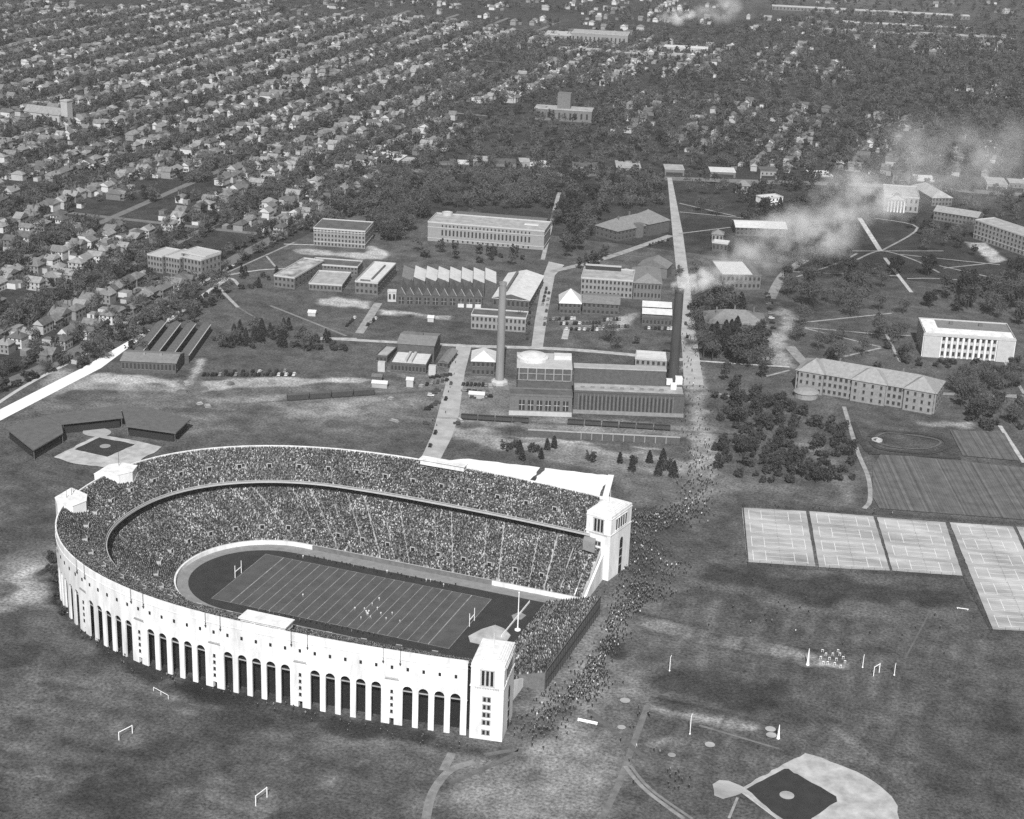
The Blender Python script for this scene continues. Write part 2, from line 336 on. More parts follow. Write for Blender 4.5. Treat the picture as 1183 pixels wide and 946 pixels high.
for sc_, lo, hi, det, mp_ in ((0.012, 0.68, 1.3, 5, None), (0.08, 0.48, 1.6, 8, None), (0.8, 0.38, 1.85, 4, None)):
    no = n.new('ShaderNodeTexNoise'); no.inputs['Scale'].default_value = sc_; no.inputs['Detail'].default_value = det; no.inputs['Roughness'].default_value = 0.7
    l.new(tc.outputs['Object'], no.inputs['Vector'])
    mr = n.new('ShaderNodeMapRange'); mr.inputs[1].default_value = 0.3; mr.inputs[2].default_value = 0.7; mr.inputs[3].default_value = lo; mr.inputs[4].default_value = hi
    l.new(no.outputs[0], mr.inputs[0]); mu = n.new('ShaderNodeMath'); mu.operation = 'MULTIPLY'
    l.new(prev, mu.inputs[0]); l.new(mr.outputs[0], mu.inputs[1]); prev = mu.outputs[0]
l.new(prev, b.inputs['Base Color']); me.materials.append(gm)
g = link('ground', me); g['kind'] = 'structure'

# ------------------------------------------------------------------ roads as sheets
sheet('avenue_lane', [(0, 473), (95, 425), (162, 386), (172, 380), (176, 384), (160, 393), (117, 425), (0, 486)], M_ROADW, 0.05)
ribbon('avenue', [(-40, 462), (60, 420), (150, 372), (210, 337), (262, 304), (330, 268), (400, 230), (470, 190)], 11, M_ASPH, 0.04)
ribbon('avenue_lane', [(166, 389), (200, 366), (245, 334), (262, 322)], 4, M_WALK, 0.065)
ribbon('avenue_pavement', [(-20, 478), (30, 445), (100, 408), (170, 366), (235, 326), (270, 306)], 2.5, M_WALK, 0.06)
sheet('stadium_road', [(487, 528), (500, 500), (521, 420), (528, 397), (545, 399), (537, 430), (530, 480), (522, 505), (509, 530)], M_ROAD, 0.05)
sheet('campus_road', [(614, 400), (618, 370), (627, 320), (634, 302), (652, 306), (641, 318), (633, 360), (627, 402)], M_ROAD, 0.05)
sheet('main_drive', [(771, 205), (777, 270), (783, 330), (789, 420), (790, 445), (813, 445), (809, 420), (799, 345), (789, 270), (776, 205)], M_ROAD, 0.05)
ribbon('high_street', [(300, 176), (400, 190), (480, 197), (640, 201), (850, 209), (1010, 214), (1200, 226)], 16, mat('worn_paving', 0.15, 0.25, 0.1), 0.04)
# ------------------------------------------------------------------ stadium
def Wf(x): return 90-7*(x/88)**2 if x >= 0 else 90*max(0, 1-(-x/130)**2.25)**(1/2.25)
XC = -43.2
def ray_outer(th):
    c, s = math.cos(th), math.sin(th); lo, hi = 10, 150
    for _ in range(40):
        m = (lo+hi)/2; x, y = XC+c*m, abs(s*m)
        inside = x > -130 and (y < Wf(x)) if x > -130 else False
        lo, hi = (m, hi) if inside else (lo, m)
    return (XC+c*lo, s*lo)
OUT, INN = [], []
for x in np.arange(92, XC, -2.0): OUT.append((x, -Wf(x))); INN.append((x, -37.5))
for th in np.linspace(-math.pi/2, -3*math.pi/2, 90):
    OUT.append(ray_outer(th)); INN.append((XC+37.5*math.cos(th), 37.5*math.sin(th)))
for x in np.arange(92, XC, -2.0)[::-1]: OUT.append((x, Wf(x))); INN.append((x, 37.5))
OUT, INN = np.array(OUT), np.array(INN); NS = len(OUT)
def ring(k): return OUT*(1-k)+INN*k
def cumlen(P): return np.concatenate([[0], np.cumsum(np.hypot(*np.diff(P, axis=0).T))])
def along(P, s):
    c = cumlen(P); return np.stack([np.interp(s, c, P[:, 0]), np.interp(s, c, P[:, 1])], -1)
RIM, LIPZ, KL = 31.0, 20.0, 0.42
def upz(k): return 30.2-(30.2-LIPZ-0.3)*k/KL
def loz(k): return 1.6+(1-k)*52*0.40
st = thing('stadium', 'huge white concrete horseshoe football stadium packed with spectators', 'stadium')
def band(mb, k0, z0, k1, z1, m=0, i0=0, i1=None, flip=False):
    A, B = ring(k0), ring(k1); i1 = NS-1 if i1 is None else i1
    for i in range(i0, i1):
        q = [(*A[i], z0), (*A[i+1], z0), (*B[i+1], z1), (*B[i], z1)]
        mb.face(q[::-1] if flip else q, m)
def idx(x, far): # index of the straight-side sample nearest x
    c = [i for i in range(NS) if (OUT[i, 1] > 0) == far]
    return min(c, key=lambda i: abs(OUT[i, 0]-x))
iN, iF = idx(86, False), idx(86, True)
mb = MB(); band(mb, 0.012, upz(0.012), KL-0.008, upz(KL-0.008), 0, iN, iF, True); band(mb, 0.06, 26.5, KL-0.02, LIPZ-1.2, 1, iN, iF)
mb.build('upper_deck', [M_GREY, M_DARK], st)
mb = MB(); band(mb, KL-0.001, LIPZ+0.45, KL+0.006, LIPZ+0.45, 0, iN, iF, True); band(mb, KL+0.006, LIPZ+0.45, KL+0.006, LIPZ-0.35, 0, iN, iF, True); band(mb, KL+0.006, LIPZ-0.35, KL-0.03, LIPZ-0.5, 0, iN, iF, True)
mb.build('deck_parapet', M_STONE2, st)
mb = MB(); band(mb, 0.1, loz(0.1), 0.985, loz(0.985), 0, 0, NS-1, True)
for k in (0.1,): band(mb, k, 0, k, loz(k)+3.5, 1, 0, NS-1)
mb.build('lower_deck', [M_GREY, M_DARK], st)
# inner field wall: white round the closed end, dark with benches along the sides
mb = MB(); ia, ib = idx(-36, False), idx(-52, True)
for i0, i1, m in ((0, idx(58, False), 0), (idx(58, False), ia, 1), (ia, ib+6, 0), (ib+6, idx(50, True), 1), (idx(50, True), NS-1, 0)):
    band(mb, 0.985, 1.9, 1.0, 1.9, m, i0, i1, True); band(mb, 1.0, 1.9, 1.0, 0, m, i0, i1, True); band(mb, 0.985, 1.9, 0.985, loz(.985)-.3, m, i0, i1)
mb.build('field_wall', [M_WHITE, M_WOOD], st)
# end walls of the lower stands at the open end
for sgn in (-1, 1):
    mb = MB(); x0, x1 = 92.2, 93.2
    pr = [(37.5, 0), (37.5, 2.2), (62, loz(1-(62-37.5)/52)+1.3), (64, 14.5), (64, 0)]
    A = [(x0-(y-37.5)*0.0, sgn*y, z) for y, z in pr]; B = [(x1, sgn*y, z) for y, z in pr]
    mb.face(A if sgn < 0 else A[::-1]); mb.face(B[::-1] if sgn < 0 else B)
    for i in range(len(pr)):
        j = (i+1) % len(pr); mb.face([A[i], B[i], B[j], A[j]] if sgn > 0 else [A[j], B[j], B[i], A[i]])
    mb.build('end_wall', M_WHITE, st)
# outer wall with arcades
WO = OUT[iN:iF+1]; WL = cumlen(WO)[-1]
def wpt(s, d=0):
    p = along(WO, s); a, b = along(WO, max(0, s-0.6)), along(WO, min(WL, s+0.6)); t = (b-a)/np.linalg.norm(b-a)
    nrm = np.array([t[1], -t[0]])
    if nrm@(p-np.array([-20, 0])) < 0: nrm = -nrm
    return p+nrm*d, t, nrm
cW = cumlen(WO); s1 = float(np.interp(-57.5, -WO[:60, 0], cW[:60])); BAY = 6.1
bays = []; j = -4
while s1+(j+0.5)*BAY < WL:
    bays.append((s1+j*BAY, j % 6 == 0)); j += 1
wall = MB(); seg = 8
def wq(sa, za, sb, zb, d=0, m=0):
    (pa, _, _), (pb, _, _) = wpt(sa, d), wpt(sb, d); wall.face([(*pb, za), (*pa, za), (*pa, zb), (*pb, zb)][::1], m)
def jamb(s, z0, z1, d=0.7):
    (pa, _, _), (pb, _, _) = wpt(s), wpt(s, -d); wall.face([(*pa, z0), (*pb, z0), (*pb, z1), (*pa, z1)])
wq(0, 0, bays[0][0]-BAY/2, RIM)
hw, spring, TOPZ = 1.95, 15.0, 18.5
solids = []
for s, solid in bays:
    a, b = s-BAY/2, min(s+BAY/2, WL)
    wq(a, TOPZ, s, RIM); wq(s, TOPZ, b, RIM)
    if solid:
        wq(a, 0, s-0.9, TOPZ); wq(s+0.9, 0, b, TOPZ); wq(s-0.9, 2.6, s+0.9, TOPZ); jamb(s-0.9, 0, 2.6, 1.5); jamb(s+0.9, 0, 2.6, 1.5); solids.append(s); continue
    wq(a, 0, s-hw, TOPZ); wq(s+hw, 0, b, TOPZ)
    jamb(s-hw, 0, spring); jamb(s+hw, 0, spring)
    for q in range(seg):
        t0, t1 = math.pi-math.pi*q/seg, math.pi-math.pi*(q+1)/seg
        sa, za, sb, zb = s+hw*math.cos(t0), spring+hw*math.sin(t0), s+hw*math.cos(t1), spring+hw*math.sin(t1)
        (pa, _, _), (pb, _, _) = wpt(sa), wpt(sb); (ja, _, _), (jb, _, _) = wpt(sa, -0.7), wpt(sb, -0.7)
        wall.face([(*pb, zb), (*pa, za), (*pa, TOPZ), (*pb, TOPZ)]); wall.face([(*pa, za), (*pb, zb), (*jb, zb), (*ja, za)])
# parapet top and back
for i in range(len(WO)-1):
    pass
PB = ring(0.012)[iN:iF+1]
for i in range(len(WO)-1):
    wall.face([(*WO[i], RIM), (*WO[i+1], RIM), (*PB[i+1], RIM), (*PB[i], RIM)][::-1]); wall.face([(*PB[i], RIM), (*PB[i+1], RIM), (*PB[i+1], RIM-1.2), (*PB[i], RIM-1.2)][::-1])
wall.build('outer_wall', M_WHITE, st)
# concourse behind the arcade, its shade put into the dark colour: back wall, gallery slabs and its floor beams
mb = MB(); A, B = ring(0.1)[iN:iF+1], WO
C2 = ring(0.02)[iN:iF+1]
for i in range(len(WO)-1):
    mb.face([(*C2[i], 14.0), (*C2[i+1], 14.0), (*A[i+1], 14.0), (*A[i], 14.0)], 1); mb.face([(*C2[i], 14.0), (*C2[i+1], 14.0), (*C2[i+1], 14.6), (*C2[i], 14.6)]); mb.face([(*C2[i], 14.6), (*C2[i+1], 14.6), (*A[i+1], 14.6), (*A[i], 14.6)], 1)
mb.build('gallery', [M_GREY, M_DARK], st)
# plinth, cornice string, inscription bands, windows, flag staffs
mb = MB()
for sa in np.arange(0, WL-1.5, 1.5):
    sb = min(sa+1.5, WL); (p0, _, _), (p1, _, _), (q0, _, _), (q1, _, _) = wpt(sa, .18), wpt(sb, .18), wpt(sa), wpt(sb)
    for z0, z1 in ((27.6, 27.85),):
        mb.face([(*p1, z0), (*p0, z0), (*p0, z1), (*p1, z1)]); mb.face([(*p0, z1), (*q0, z1), (*q1, z1), (*p1, z1)]); mb.face([(*p0, z0), (*p1, z0), (*q1, z0), (*q0, z0)])
mb.build('string_course', M_WHITE, st)
def face_box(s, z, w_, h_, d0, d1, mb, m=0):
    """box standing on the wall face"""
    (a, _, _), (b, _, _), (a2, _, _), (b2, _, _) = wpt(s-w_/2, d1), wpt(s+w_/2, d1), wpt(s-w_/2, d0), wpt(s+w_/2, d0)
    mb.prism([b, a, a2, b2][::-1], z, z+h_, m)
near_s = [s for s, _ in bays if wpt(s)[0][1] < 12 and wpt(s)[0][0] > -131]
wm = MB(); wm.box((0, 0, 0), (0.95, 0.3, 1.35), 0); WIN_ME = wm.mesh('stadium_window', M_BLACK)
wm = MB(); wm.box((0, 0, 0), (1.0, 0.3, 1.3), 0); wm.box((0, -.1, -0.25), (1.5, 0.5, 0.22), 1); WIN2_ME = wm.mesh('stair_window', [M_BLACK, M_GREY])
wm = MB()
for q in range(12): wm.box((-2.35+q*0.43, 0, 0), (0.26, 0.24, 0.55+0.12*(q % 3 == 0)), 0)
wm.box((0, 0.02, -0.28), (5.6, 0.3, 0.16), 1); INSC_ME = wm.mesh('inscription', [M_GREY, M_STONE])
wm = MB(); wm.tube((0, 0.6, -4.8), (0, 0.6, 4.0), 0.11, 0.07, 6, 0); wm.tube((0, 0.45, -5.6), (0, 0.6, -4.6), 0.1, 0.42, 6, 0); wm.box((0, 0.3, -4.1), (0.16, 0.7, 0.2), 0); STAFF_ME = wm.mesh('flag_staff', M_STEEL)
def on_wall(name, me, s, z, d=0.02):
    p, t, nrm = wpt(s, d); ang = math.atan2(nrm[1], nrm[0])-math.pi/2
    return link(name, me, st, (p[0], p[1], z), ang)
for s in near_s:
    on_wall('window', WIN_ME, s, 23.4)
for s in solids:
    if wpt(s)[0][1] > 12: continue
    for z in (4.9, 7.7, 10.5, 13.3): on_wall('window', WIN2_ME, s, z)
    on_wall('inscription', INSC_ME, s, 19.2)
    for o_ in (-3.3, 3.3): on_wall('flag_staff', STAFF_ME, s+o_, 31)
# corner towers at the open end
def corner_tower(cx, cy_, rz, inward):
    t = link('tower', None, st, (cx, cy_, 0), rz)
    w_, d_, h_ = 12.4, 19.5, 31.2
    b = MB(); b.box((0, 0, 0), (w_, d_, h_), 0); b.build('tower_shaft', M_WHITE, t)
    b = MB(); b.box((0, 0, 21.8), (w_+.5, d_+.5, 0.45)); b.box((0, 0, 29.6), (w_+.4, d_+.4, 0.3)); b.build('cornice', M_WHITE, t)
    b = MB()
    for k in range(4): b.box((0, 0, h_+k*0.38), (w_-1.2-k*1.5, d_-1.4-k*2.0, 0.38))
    b.tube((0, 0, h_+1.5), (0, 0, h_+8), 0.12, 0.06, 6); b.build('stepped_roof', M_WHITE, t)
    for sx, L, axisx in ((1, d_, True), (-1, w_, False)):
        pass
    # tall window groups and the stair lights; local -y and +y are the short faces, +-x the long ones
    def panel(x, y, z, ww, hh, fx, mat_, nm):
        b = MB(); b.box((x, y, z), (0.2, ww, hh) if fx else (ww, 0.2, hh)); return b.build(nm, mat_, t)
    for fs in (-1, 1):
        y = fs*(d_/2)
        for q in (-1, 0, 1):
            panel(q*1.65, y, 22.6, 1.05, 6.0, False, M_BLACK, 'tall_window')
        b = MB(); b.box((0, y, 28.7), (5.8, 0.5, 0.4)); b.box((0, y, 22.1), (5.8, 0.5, 0.4))
        for q in (-2.5, -0.83, 0.83, 2.5): b.box((q, y, 22.4), (0.4, 0.36, 6.4))
        b.build('window_surround', M_STONE2, t)
        b = MB()
        for q in range(15): b.box((-4.2+q*0.6, y, 21.05), (0.34, 0.3, 0.6))
        b.build('inscription', M_GREY, t)
        for z in (2.2, 6.4, 9.6, 12.8, 16.0): 
            b = MB(); b.box((0, y, z-.3), (3.4, .16, 2.4), 1); b.box((-0.8, y, z), (0.95, 0.26, 1.7), 0); b.box((0.8, y, z), (0.95, 0.26, 1.7), 0)
            b.build('window', [M_BLACK, M_GREY], t)
    x = w_/2
    for q in range(5): panel(x, -4.4+q*2.2, 23.2, 0.95, 5.0, True, M_BLACK, 'tall_window')
    b = MB(); b.box((x, 0, 28.4), (0.5, 11.4, 0.4)); b.box((x, 0, 22.7), (0.5, 11.4, 0.4)); b.build('window_surround', M_WHITE, t)
    b = MB(); b.box((x, 1.0, 0), (0.3, 2.6, 16.5))
    for q in range(7): b.face([(x+.15, 1+1.3*math.cos(math.pi*q/6), 16.5+1.3*math.sin(math.pi*q/6)) for q in range(7)]); break
    for z in (4, 8, 12): b.box((x+.08, 1.0, z), (0.3, 2.6, 0.5), 1)
    b.build('arched_window', [M_BLACK, M_GREY], t)
    return t
corner_tower(92.2, -73.6, R(9), 1); corner_tower(91.6, 73.4, R(-11), -1)
# lookout balcony where the upper deck dies into the far and near towers
for sgn in (-1, 1):
    b = MB(); P = [(83, sgn*66), (88.5, sgn*65), (90, sgn*58.5), (84, sgn*60)]
    b.prism(P if sgn > 0 else P[::-1], 14.4, 19.0); b.build('deck_end', M_STONE, st)
    b = MB(); A_ = [(87.2, sgn*39, loz(1-(39-37.5)/52)+.3), (88.1, sgn*39, loz(1-(39-37.5)/52)+.3), (88.1, sgn*61, loz(1-(61-37.5)/52)+.3), (87.2, sgn*61, loz(1-(61-37.5)/52)+.3)]; b.face(A_ if sgn > 0 else A_[::-1]); b.face([(x, y, z-.6) for x, y, z in A_]); b.build('stair_aisle', M_WHITE, st)
# stair towers of the closed end
for sgn in (1, -1):
    P = [(-133.6, -21), (-129, -26), (-121.5, -25.5), (-119.5, -18.5), (-123, -12.5), (-133.4, -9)]
    P = [(x, y*sgn) for x, y in P]; P = P if sgn > 0 else P[::-1]
    t = link('tower', None, st, (0, 0, 0)); b = MB(); b.prism(P, 0, 31.3); b.build('tower_shaft', M_WHITE, t)
    c = np.mean(P, 0); b = MB(); b.prism([tuple(c+(np.array(p)-c)*1.03) for p in P], 31.3, 31.5); b.build('cornice', M_WHITE, t)
    b = MB(); b.tube((c[0]-2, c[1]+3, 31.5), (c[0]-2, c[1]+3, 40), .12, .07, 6); b.build('flag_staff', M_STEEL, t)
# press boxes on both rims
def rim_box(x0, x1, y0, y1, z0, z1, name):
    b = MB(); b.prism([(x0, y0), (x1, y0), (x1, y1), (x0, y1)], z0, z1-0.4, 0); b.prism([(x0-.6, y0-.6), (x1+.6, y0-.6), (x1+.6, y1+.6), (x0-.6, y1+.6)], z1-0.4, z1, 0); return b.build(name, M_WHITE, st)
rim_box(-5.2, 13.8, -87.6, -81.4, 28.6, 31.6, 'press_box'); rim_box(-5.5, 16.5, 85.6, 89.2, 30.2, 33, 'press_box')
# openings through the decks
b = MB()
b.box((-1.05, 0, -.6), (0.3, 2.2, 2.1), 0); b.box((1.05, 0, -.6), (0.3, 2.2, 2.1), 0); b.box((0, 1.0, 1.5), (2.4, .35, 0.3), 0); b.box((0, -.2, 1.5), (2.4, 1.9, 0.25), 2); b.box((0, -0.2, -0.6), (1.8, 2.1, 2.08), 1)
PORT_ME = b.mesh('portal', [M_STONE2, M_BLACK, mat('seat_boards', .08, .2, .5)])
PORTALS = []
def portals(k, zf, spacing, s0, n_from, n_to):
    P = ring(k); c = cumlen(P)
    s = s0
    while s < c[-1]-6:
        p = along(P, s); a, b2 = along(P, s-1), along(P, s+1); t = (b2-a)/np.linalg.norm(b2-a)
        if p[0] < 80:
            link('portal', PORT_ME, st, (p[0], p[1], zf(k)+0.15), math.atan2(t[1], t[0])+math.pi); PORTALS.append((p[0], p[1], 2.0))
        s += spacing
portals(0.24, upz, 14.2, 9, 0, 0); portals(0.83, loz, 12.4, 8, 0, 0)

# the crowd: tens of thousands of seated spectators as one mass per stand
TONES = [0.014, 0.028, 0.048, 0.08, 0.115, 0.17, 0.27, 0.46]; PROB = [0.17, 0.19, 0.18, 0.15, 0.11, 0.09, 0.07, 0.04]
CM = [mat('clothes_%d' % i, g, 0) for i, g in enumerate(TONES)]
CUBE = np.array([(-1, -1, 0), (1, -1, 0), (1, 1, 0), (-1, 1, 0), (-1, -1, 1), (1, -1, 1), (1, 1, 1), (-1, 1, 1)], float)
CUF = np.array([(0, 1, 5, 4), (1, 2, 6, 5), (2, 3, 7, 6), (3, 0, 4, 7), (4, 5, 6, 7)])
def crowd_mesh(name, PTS, ANG, sc=1.0):
    """seated figures: shoulders taper from a wider lap, head above"""
    n_ = len(PTS); PTS = np.asarray(PTS); hgt = RNG.uniform(0.9, 1.12, n_)
    parts = []
    for half, z0, hh, tap in (((0.24, 0.26), 0.0, 0.82, 0.8), ((0.11, 0.12), 0.84, 0.27, 0.85)):
        q = CUBE.copy(); q[:, 0] *= half[0]; q[:, 1] *= half[1]; q[4:, :2] *= tap; q[:, 2] = z0+q[:, 2]*hh; parts.append(q)
    q = np.concatenate(parts)*sc; c, s = np.cos(ANG), np.sin(ANG)
    V = np.empty((n_, 16, 3)); V[:, :, 0] = PTS[:, None, 0]+q[None, :, 0]*c[:, None]-q[None, :, 1]*s[:, None]
    V[:, :, 1] = PTS[:, None, 1]+q[None, :, 0]*s[:, None]+q[None, :, 1]*c[:, None]; V[:, :, 2] = PTS[:, None, 2]+q[None, :, 2]*hgt[:, None]
    F = (np.concatenate([CUF, CUF+8])[None]+16*np.arange(n_)[:, None, None]).reshape(-1, 4)
    patch = vnoise(PTS[:, 0], PTS[:, 1], 7, 8)+.6*vnoise(PTS[:, 0], PTS[:, 1], 3, 9)-.8
    cum = np.cumsum(PROB); body = np.clip(np.searchsorted(cum, np.clip(RNG.random(n_)+patch*.22, 0, .9999)), 0, 7); head = RNG.choice([0, 1, 4, 5, 6], n_, p=[.25, .3, .2, .15, .1])
    MI = np.concatenate([np.repeat(body[:, None], 5, 1), np.repeat(head[:, None], 5, 1)], 1).ravel()
    return np_mesh(name, V.reshape(-1, 3), F, MI, CM)
def stand_points(k0, k1, rows, zf, aisle, xmax, fill=0.95):
    P_, A_ = [], []
    for k in np.linspace(k0, k1, rows):
        ln = ring(k); c = cumlen(ln); s = np.arange(1, c[-1]-1, 0.56); s = s+RNG.normal(0, 0.06, len(s))
        p = along(ln, s); d = along(ln, s+.5)-along(ln, s-.5)
        u = s/c[-1]*WL   # aisles run up the stand at fixed shares of the ring
        keep = (RNG.random(len(s)) < fill) & (p[:, 0] < xmax) & (np.abs((u % aisle)-aisle/2) > 0.1+0.4*((np.floor(u/aisle)*37) % 11)/11)
        for px, py, pr in PORTALS: keep &= (np.abs(p[:, 0]-px)+np.abs(p[:, 1]-py) > 2.1)
        P_.append(np.column_stack([p, np.full(len(p), zf(k))])[keep]); A_.append(np.arctan2(d[:, 1], d[:, 0])[keep])
    return np.concatenate(P_), np.concatenate(A_)
p_, a_ = stand_points(0.02, KL-0.02, 29, upz, 1e9, 84)
kp = np.ones(len(p_), bool)
NT = [(-134.5, -21), (-129, -27), (-121, -26.2), (-118.8, -18.5), (-122.6, -11.8), (-134.5, -8.5)]
for q_ in range(len(p_)):
    x_, y_ = p_[q_, 0], -abs(p_[q_, 1])
    if x_ < -115 and y_ < -7:
        c_ = False
        for i_ in range(6):
            a0, b0 = NT[i_], NT[(i_+1) % 6]
            if (a0[1] > y_) != (b0[1] > y_) and x_ < (b0[0]-a0[0])*(y_-a0[1])/(b0[1]-a0[1])+a0[0]: c_ = not c_
        kp[q_] = not c_
o = link('crowd', crowd_mesh('upper_crowd', p_[kp], a_[kp])); tag(o, 'packed mass of spectators seated on the upper deck', 'crowd', kind='stuff')
p_, a_ = stand_points(0.975, 0.3, 46, loz, 9.6, 92)
o = link('crowd', crowd_mesh('lower_crowd', p_, a_)); tag(o, 'packed mass of spectators seated in the lower stand', 'crowd', kind='stuff')
# rails and aisle steps: pale strips left free between the blocks (the deck shows)

# playing field and track
mb = MB(); Fi = ring(1.0); oo = sheet('running_track', [('M', *p) for p in Fi[::2]], mat('cinder_track', 0.2, 0.2, 0.3), 0.04)
IN = []
for x in np.arange(100, XC, -6): IN.append((x, -31.0))
for th in np.linspace(-math.pi/2, -3*math.pi/2, 40): IN.append((XC+32.6*math.cos(th), 31.0*math.sin(th)))
for x in np.arange(100, XC, -6)[::-1]: IN.append((x, 31.0))
sheet('infield', [('M', *p) for p in IN], M_TURFD, 0.08)
sheet('gridiron', [('M', *p) for p in ((-54.9, -24.4), (54.9, -24.4), (54.9, 24.4), (-54.9, 24.4))], M_TURF, 0.12)
mb = MB()
def fl(x0, y0, x1, y1, z=0.16): mb.face([(x0, y0, z), (x1, y0, z), (x1, y1, z), (x0, y1, z)])
for yd in range(-12, 13):
    if abs(yd) in (11,): continue
    x = yd*4.572; wd = 0.22 if abs(yd) in (10,) else (0.1 if abs(yd) == 12 else 0.13)
    fl(x-wd, -24.38, x+wd, 24.38)
for y in (-24.38, 24.38): fl(-54.9, y-.1, 54.9, y+.1, 0.165)
o = mb.build('field_markings', mat('chalk_line', 0.24, 0.5, 0.3)); o['kind'] = 'structure'
sheet('sand_pit', [(541, 735), (556, 727), (572, 722), (582, 726), (590, 734), (585, 742), (560, 746), (543, 742)], M_CLAY, 0.13)
sheet('sand_pit', [(591, 711), (600, 707), (608, 711), (602, 716), (593, 716)], mat('pale_earth', 0.22, 0.2, 0.3), 0.13)

# temporary bleachers across the open end
bl = thing('bleacher', 'dark timber bleacher closing the open end of the horseshoe, full of people', 'bleacher', (90, -5, 0))
mb = MB(); NR = 22
for r in range(NR):
    x = -12+r*1.09; z = 0.8+r*0.34; mb.box((x+.5, 0, 0), (1.1, 72, z))
mb.build('seat_tiers', M_WOOD, bl)
mb = MB()
for q in range(25):
    y = -34.5+q*2.9; mb.tube((12.2, y, 0), (12.2, y, 8.8), .12, .12, 5)
    mb.tube((12.2, y, 0), (12.2, y+2.9 if q < 24 else y, 8.2), .08, .08, 4)
mb.box((12.3, 0, 8.6), (0.2, 71, 0.25)); mb.box((12.2, 0, 4.2), (0.2, 71, 0.2)); mb.build('back_frame', mat('shade_dark_timber', 0.03, .2), bl)  # open frame darkened in its colour for the shade behind the bleacher
P_, A_ = [], []
for r in range(NR):
    if r in (5,): continue
    ys = np.arange(-35.3, 35.3, 0.56)+RNG.normal(0, .06, len(np.arange(-35.3, 35.3, 0.56))); kk = RNG.random(len(ys)) < 0.93
    P_.append(np.column_stack([np.full(kk.sum(), 90-12+r*1.09+.3), ys[kk]-5, np.full(kk.sum(), 0.8+r*.34)])); A_.append(np.full(kk.sum(), math.pi/2))
o = link('crowd', crowd_mesh('bleacher_crowd', np.concatenate(P_), np.concatenate(A_))); tag(o, 'spectators packed on the timber bleacher at the open end', 'crowd', kind='stuff')
mb = MB(); mb.box((0, 0, 0), (0.2, 34.5, 1.0)); o = mb.build('rail_fence', M_PAINT, None, (71, 11.2, 0)); tag(o, 'long white rail in front of the timber bleacher', 'fence')
mb = MB(); mb.tube((0, 0, 0), (0, 0, 17.3), .28, .16, 8); mb.lathe([(1.3, 0), (1.3, .5), (.6, .6)], 8); mb.lathe([(.3, 17.3), (.3, 17.7), (.05, 17.9)], 8)
o = mb.build('flagpole', M_PAINT, None, (75, 2.4, 0)); tag(o, 'tall white flagpole at the open end of the football field', 'flagpole')
def goal(loc, rz, label, group, style='H', h=6.1, wd=5.6, bar=3.05):
    b = MB()
    for y in (-wd/2, wd/2): b.tube((0, y, 0), (0, y, h), .15, .13, 6)
    b.box((0, 0, bar-.12), (.26, wd, .26)); o = b.build('goalposts', M_PAINT, None, loc, rz); return tag(o, label, 'goalposts', group)
goal((-55.4, 0, 0), 0, 'white H-shaped goalposts at the closed end of the gridiron', None); goal((55.4, 0, 0), 0, 'white H-shaped goalposts at the open end of the gridiron', None)
# ------------------------------------------------------------------ campus buildings
WIN_CACHE = {}
def window_mesh(w_, h_, sill=True):
    k = (round(w_, 2), round(h_, 2), sill)
    if k not in WIN_CACHE:
        b = MB(); b.box((0, -0.03, 0), (w_, 0.14, h_), 0)
        if sill: b.box((0, -0.1, -0.16), (w_+.3, 0.32, 0.16), 1)
        WIN_CACHE[k] = b.mesh('window_%s_%s' % k[:2], [M_GLASS, M_STONE])
    return WIN_CACHE[k]
def roof_shape(b, kind, w_, d_, h_, rise, ov=0.5, m=0, x0=0, y0=0, gm=1):
    """hip, gablex (ridge along x), gabley, pyramid over the box x0..x0+w_, y0..y0+d_"""
    a, c, e, f = x0-ov, x0+w_+ov, y0-ov, y0+d_+ov; z, t = h_, h_+rise
    E = [(a, e, z), (c, e, z), (c, f, z), (a, f, z)]; lo = [(p[0], p[1], z-.35) for p in E]
    for i in range(4): j = (i+1) % 4; b.face([lo[i], lo[j], E[j], E[i]], m)
    b.face(lo[::-1], m)
    mx, my = (a+c)/2, (e+f)/2
    if kind == 'hip':
        if c-a > f-e: k = (f-e)/2; r0, r1 = (a+k, my, t), (c-k, my, t)
        else: k = (c-a)/2; r0, r1 = (mx, e+k, t), (mx, f-k, t)
        if c-a > f-e:
            b.face([E[0], E[1], r1, r0], m); b.face([E[1], E[2], r1], m); b.face([E[2], E[3], r0, r1], m); b.face([E[3], E[0], r0], m)
        else:
            b.face([E[0], E[1], r0], m); b.face([E[1], E[2], r1, r0], m); b.face([E[2], E[3], r1], m); b.face([E[3], E[0], r0, r1], m)
    elif kind == 'pyramid':
        p = (mx, my, t)
        for i in range(4): b.face([E[i], E[(i+1) % 4], p], m)
    elif kind == 'gablex':
        r0, r1 = (a, my, t), (c, my, t)
        b.face([E[0], E[1], r1, r0], m); b.face([E[2], E[3], r0, r1], m); b.face([E[1], E[2], r1], gm); b.face([E[3], E[0], r0], gm)
    elif kind == 'gabley':
        r0, r1 = (mx, e, t), (mx, f, t)
        b.face([E[0], E[1], r0], gm); b.face([E[1], E[2], r1, r0], m); b.face([E[2], E[3], r1], gm); b.face([E[3], E[0], r0, r1], m)
def frame(A, B, T=None, K=None, h=None, d=None):
    a, b = GP(*A), GP(*B); w_ = (b-a).length; rz = math.atan2(b.y-a.y, b.x-a.x)
    if h is None: h = max(3.2, HT(a, *T))
    if d is None:
        k = GP(K[0], K[1], h)-a; d = max(5, rot2(k.x, k.y, -rz)[1])
    return a, rz, w_, d, h
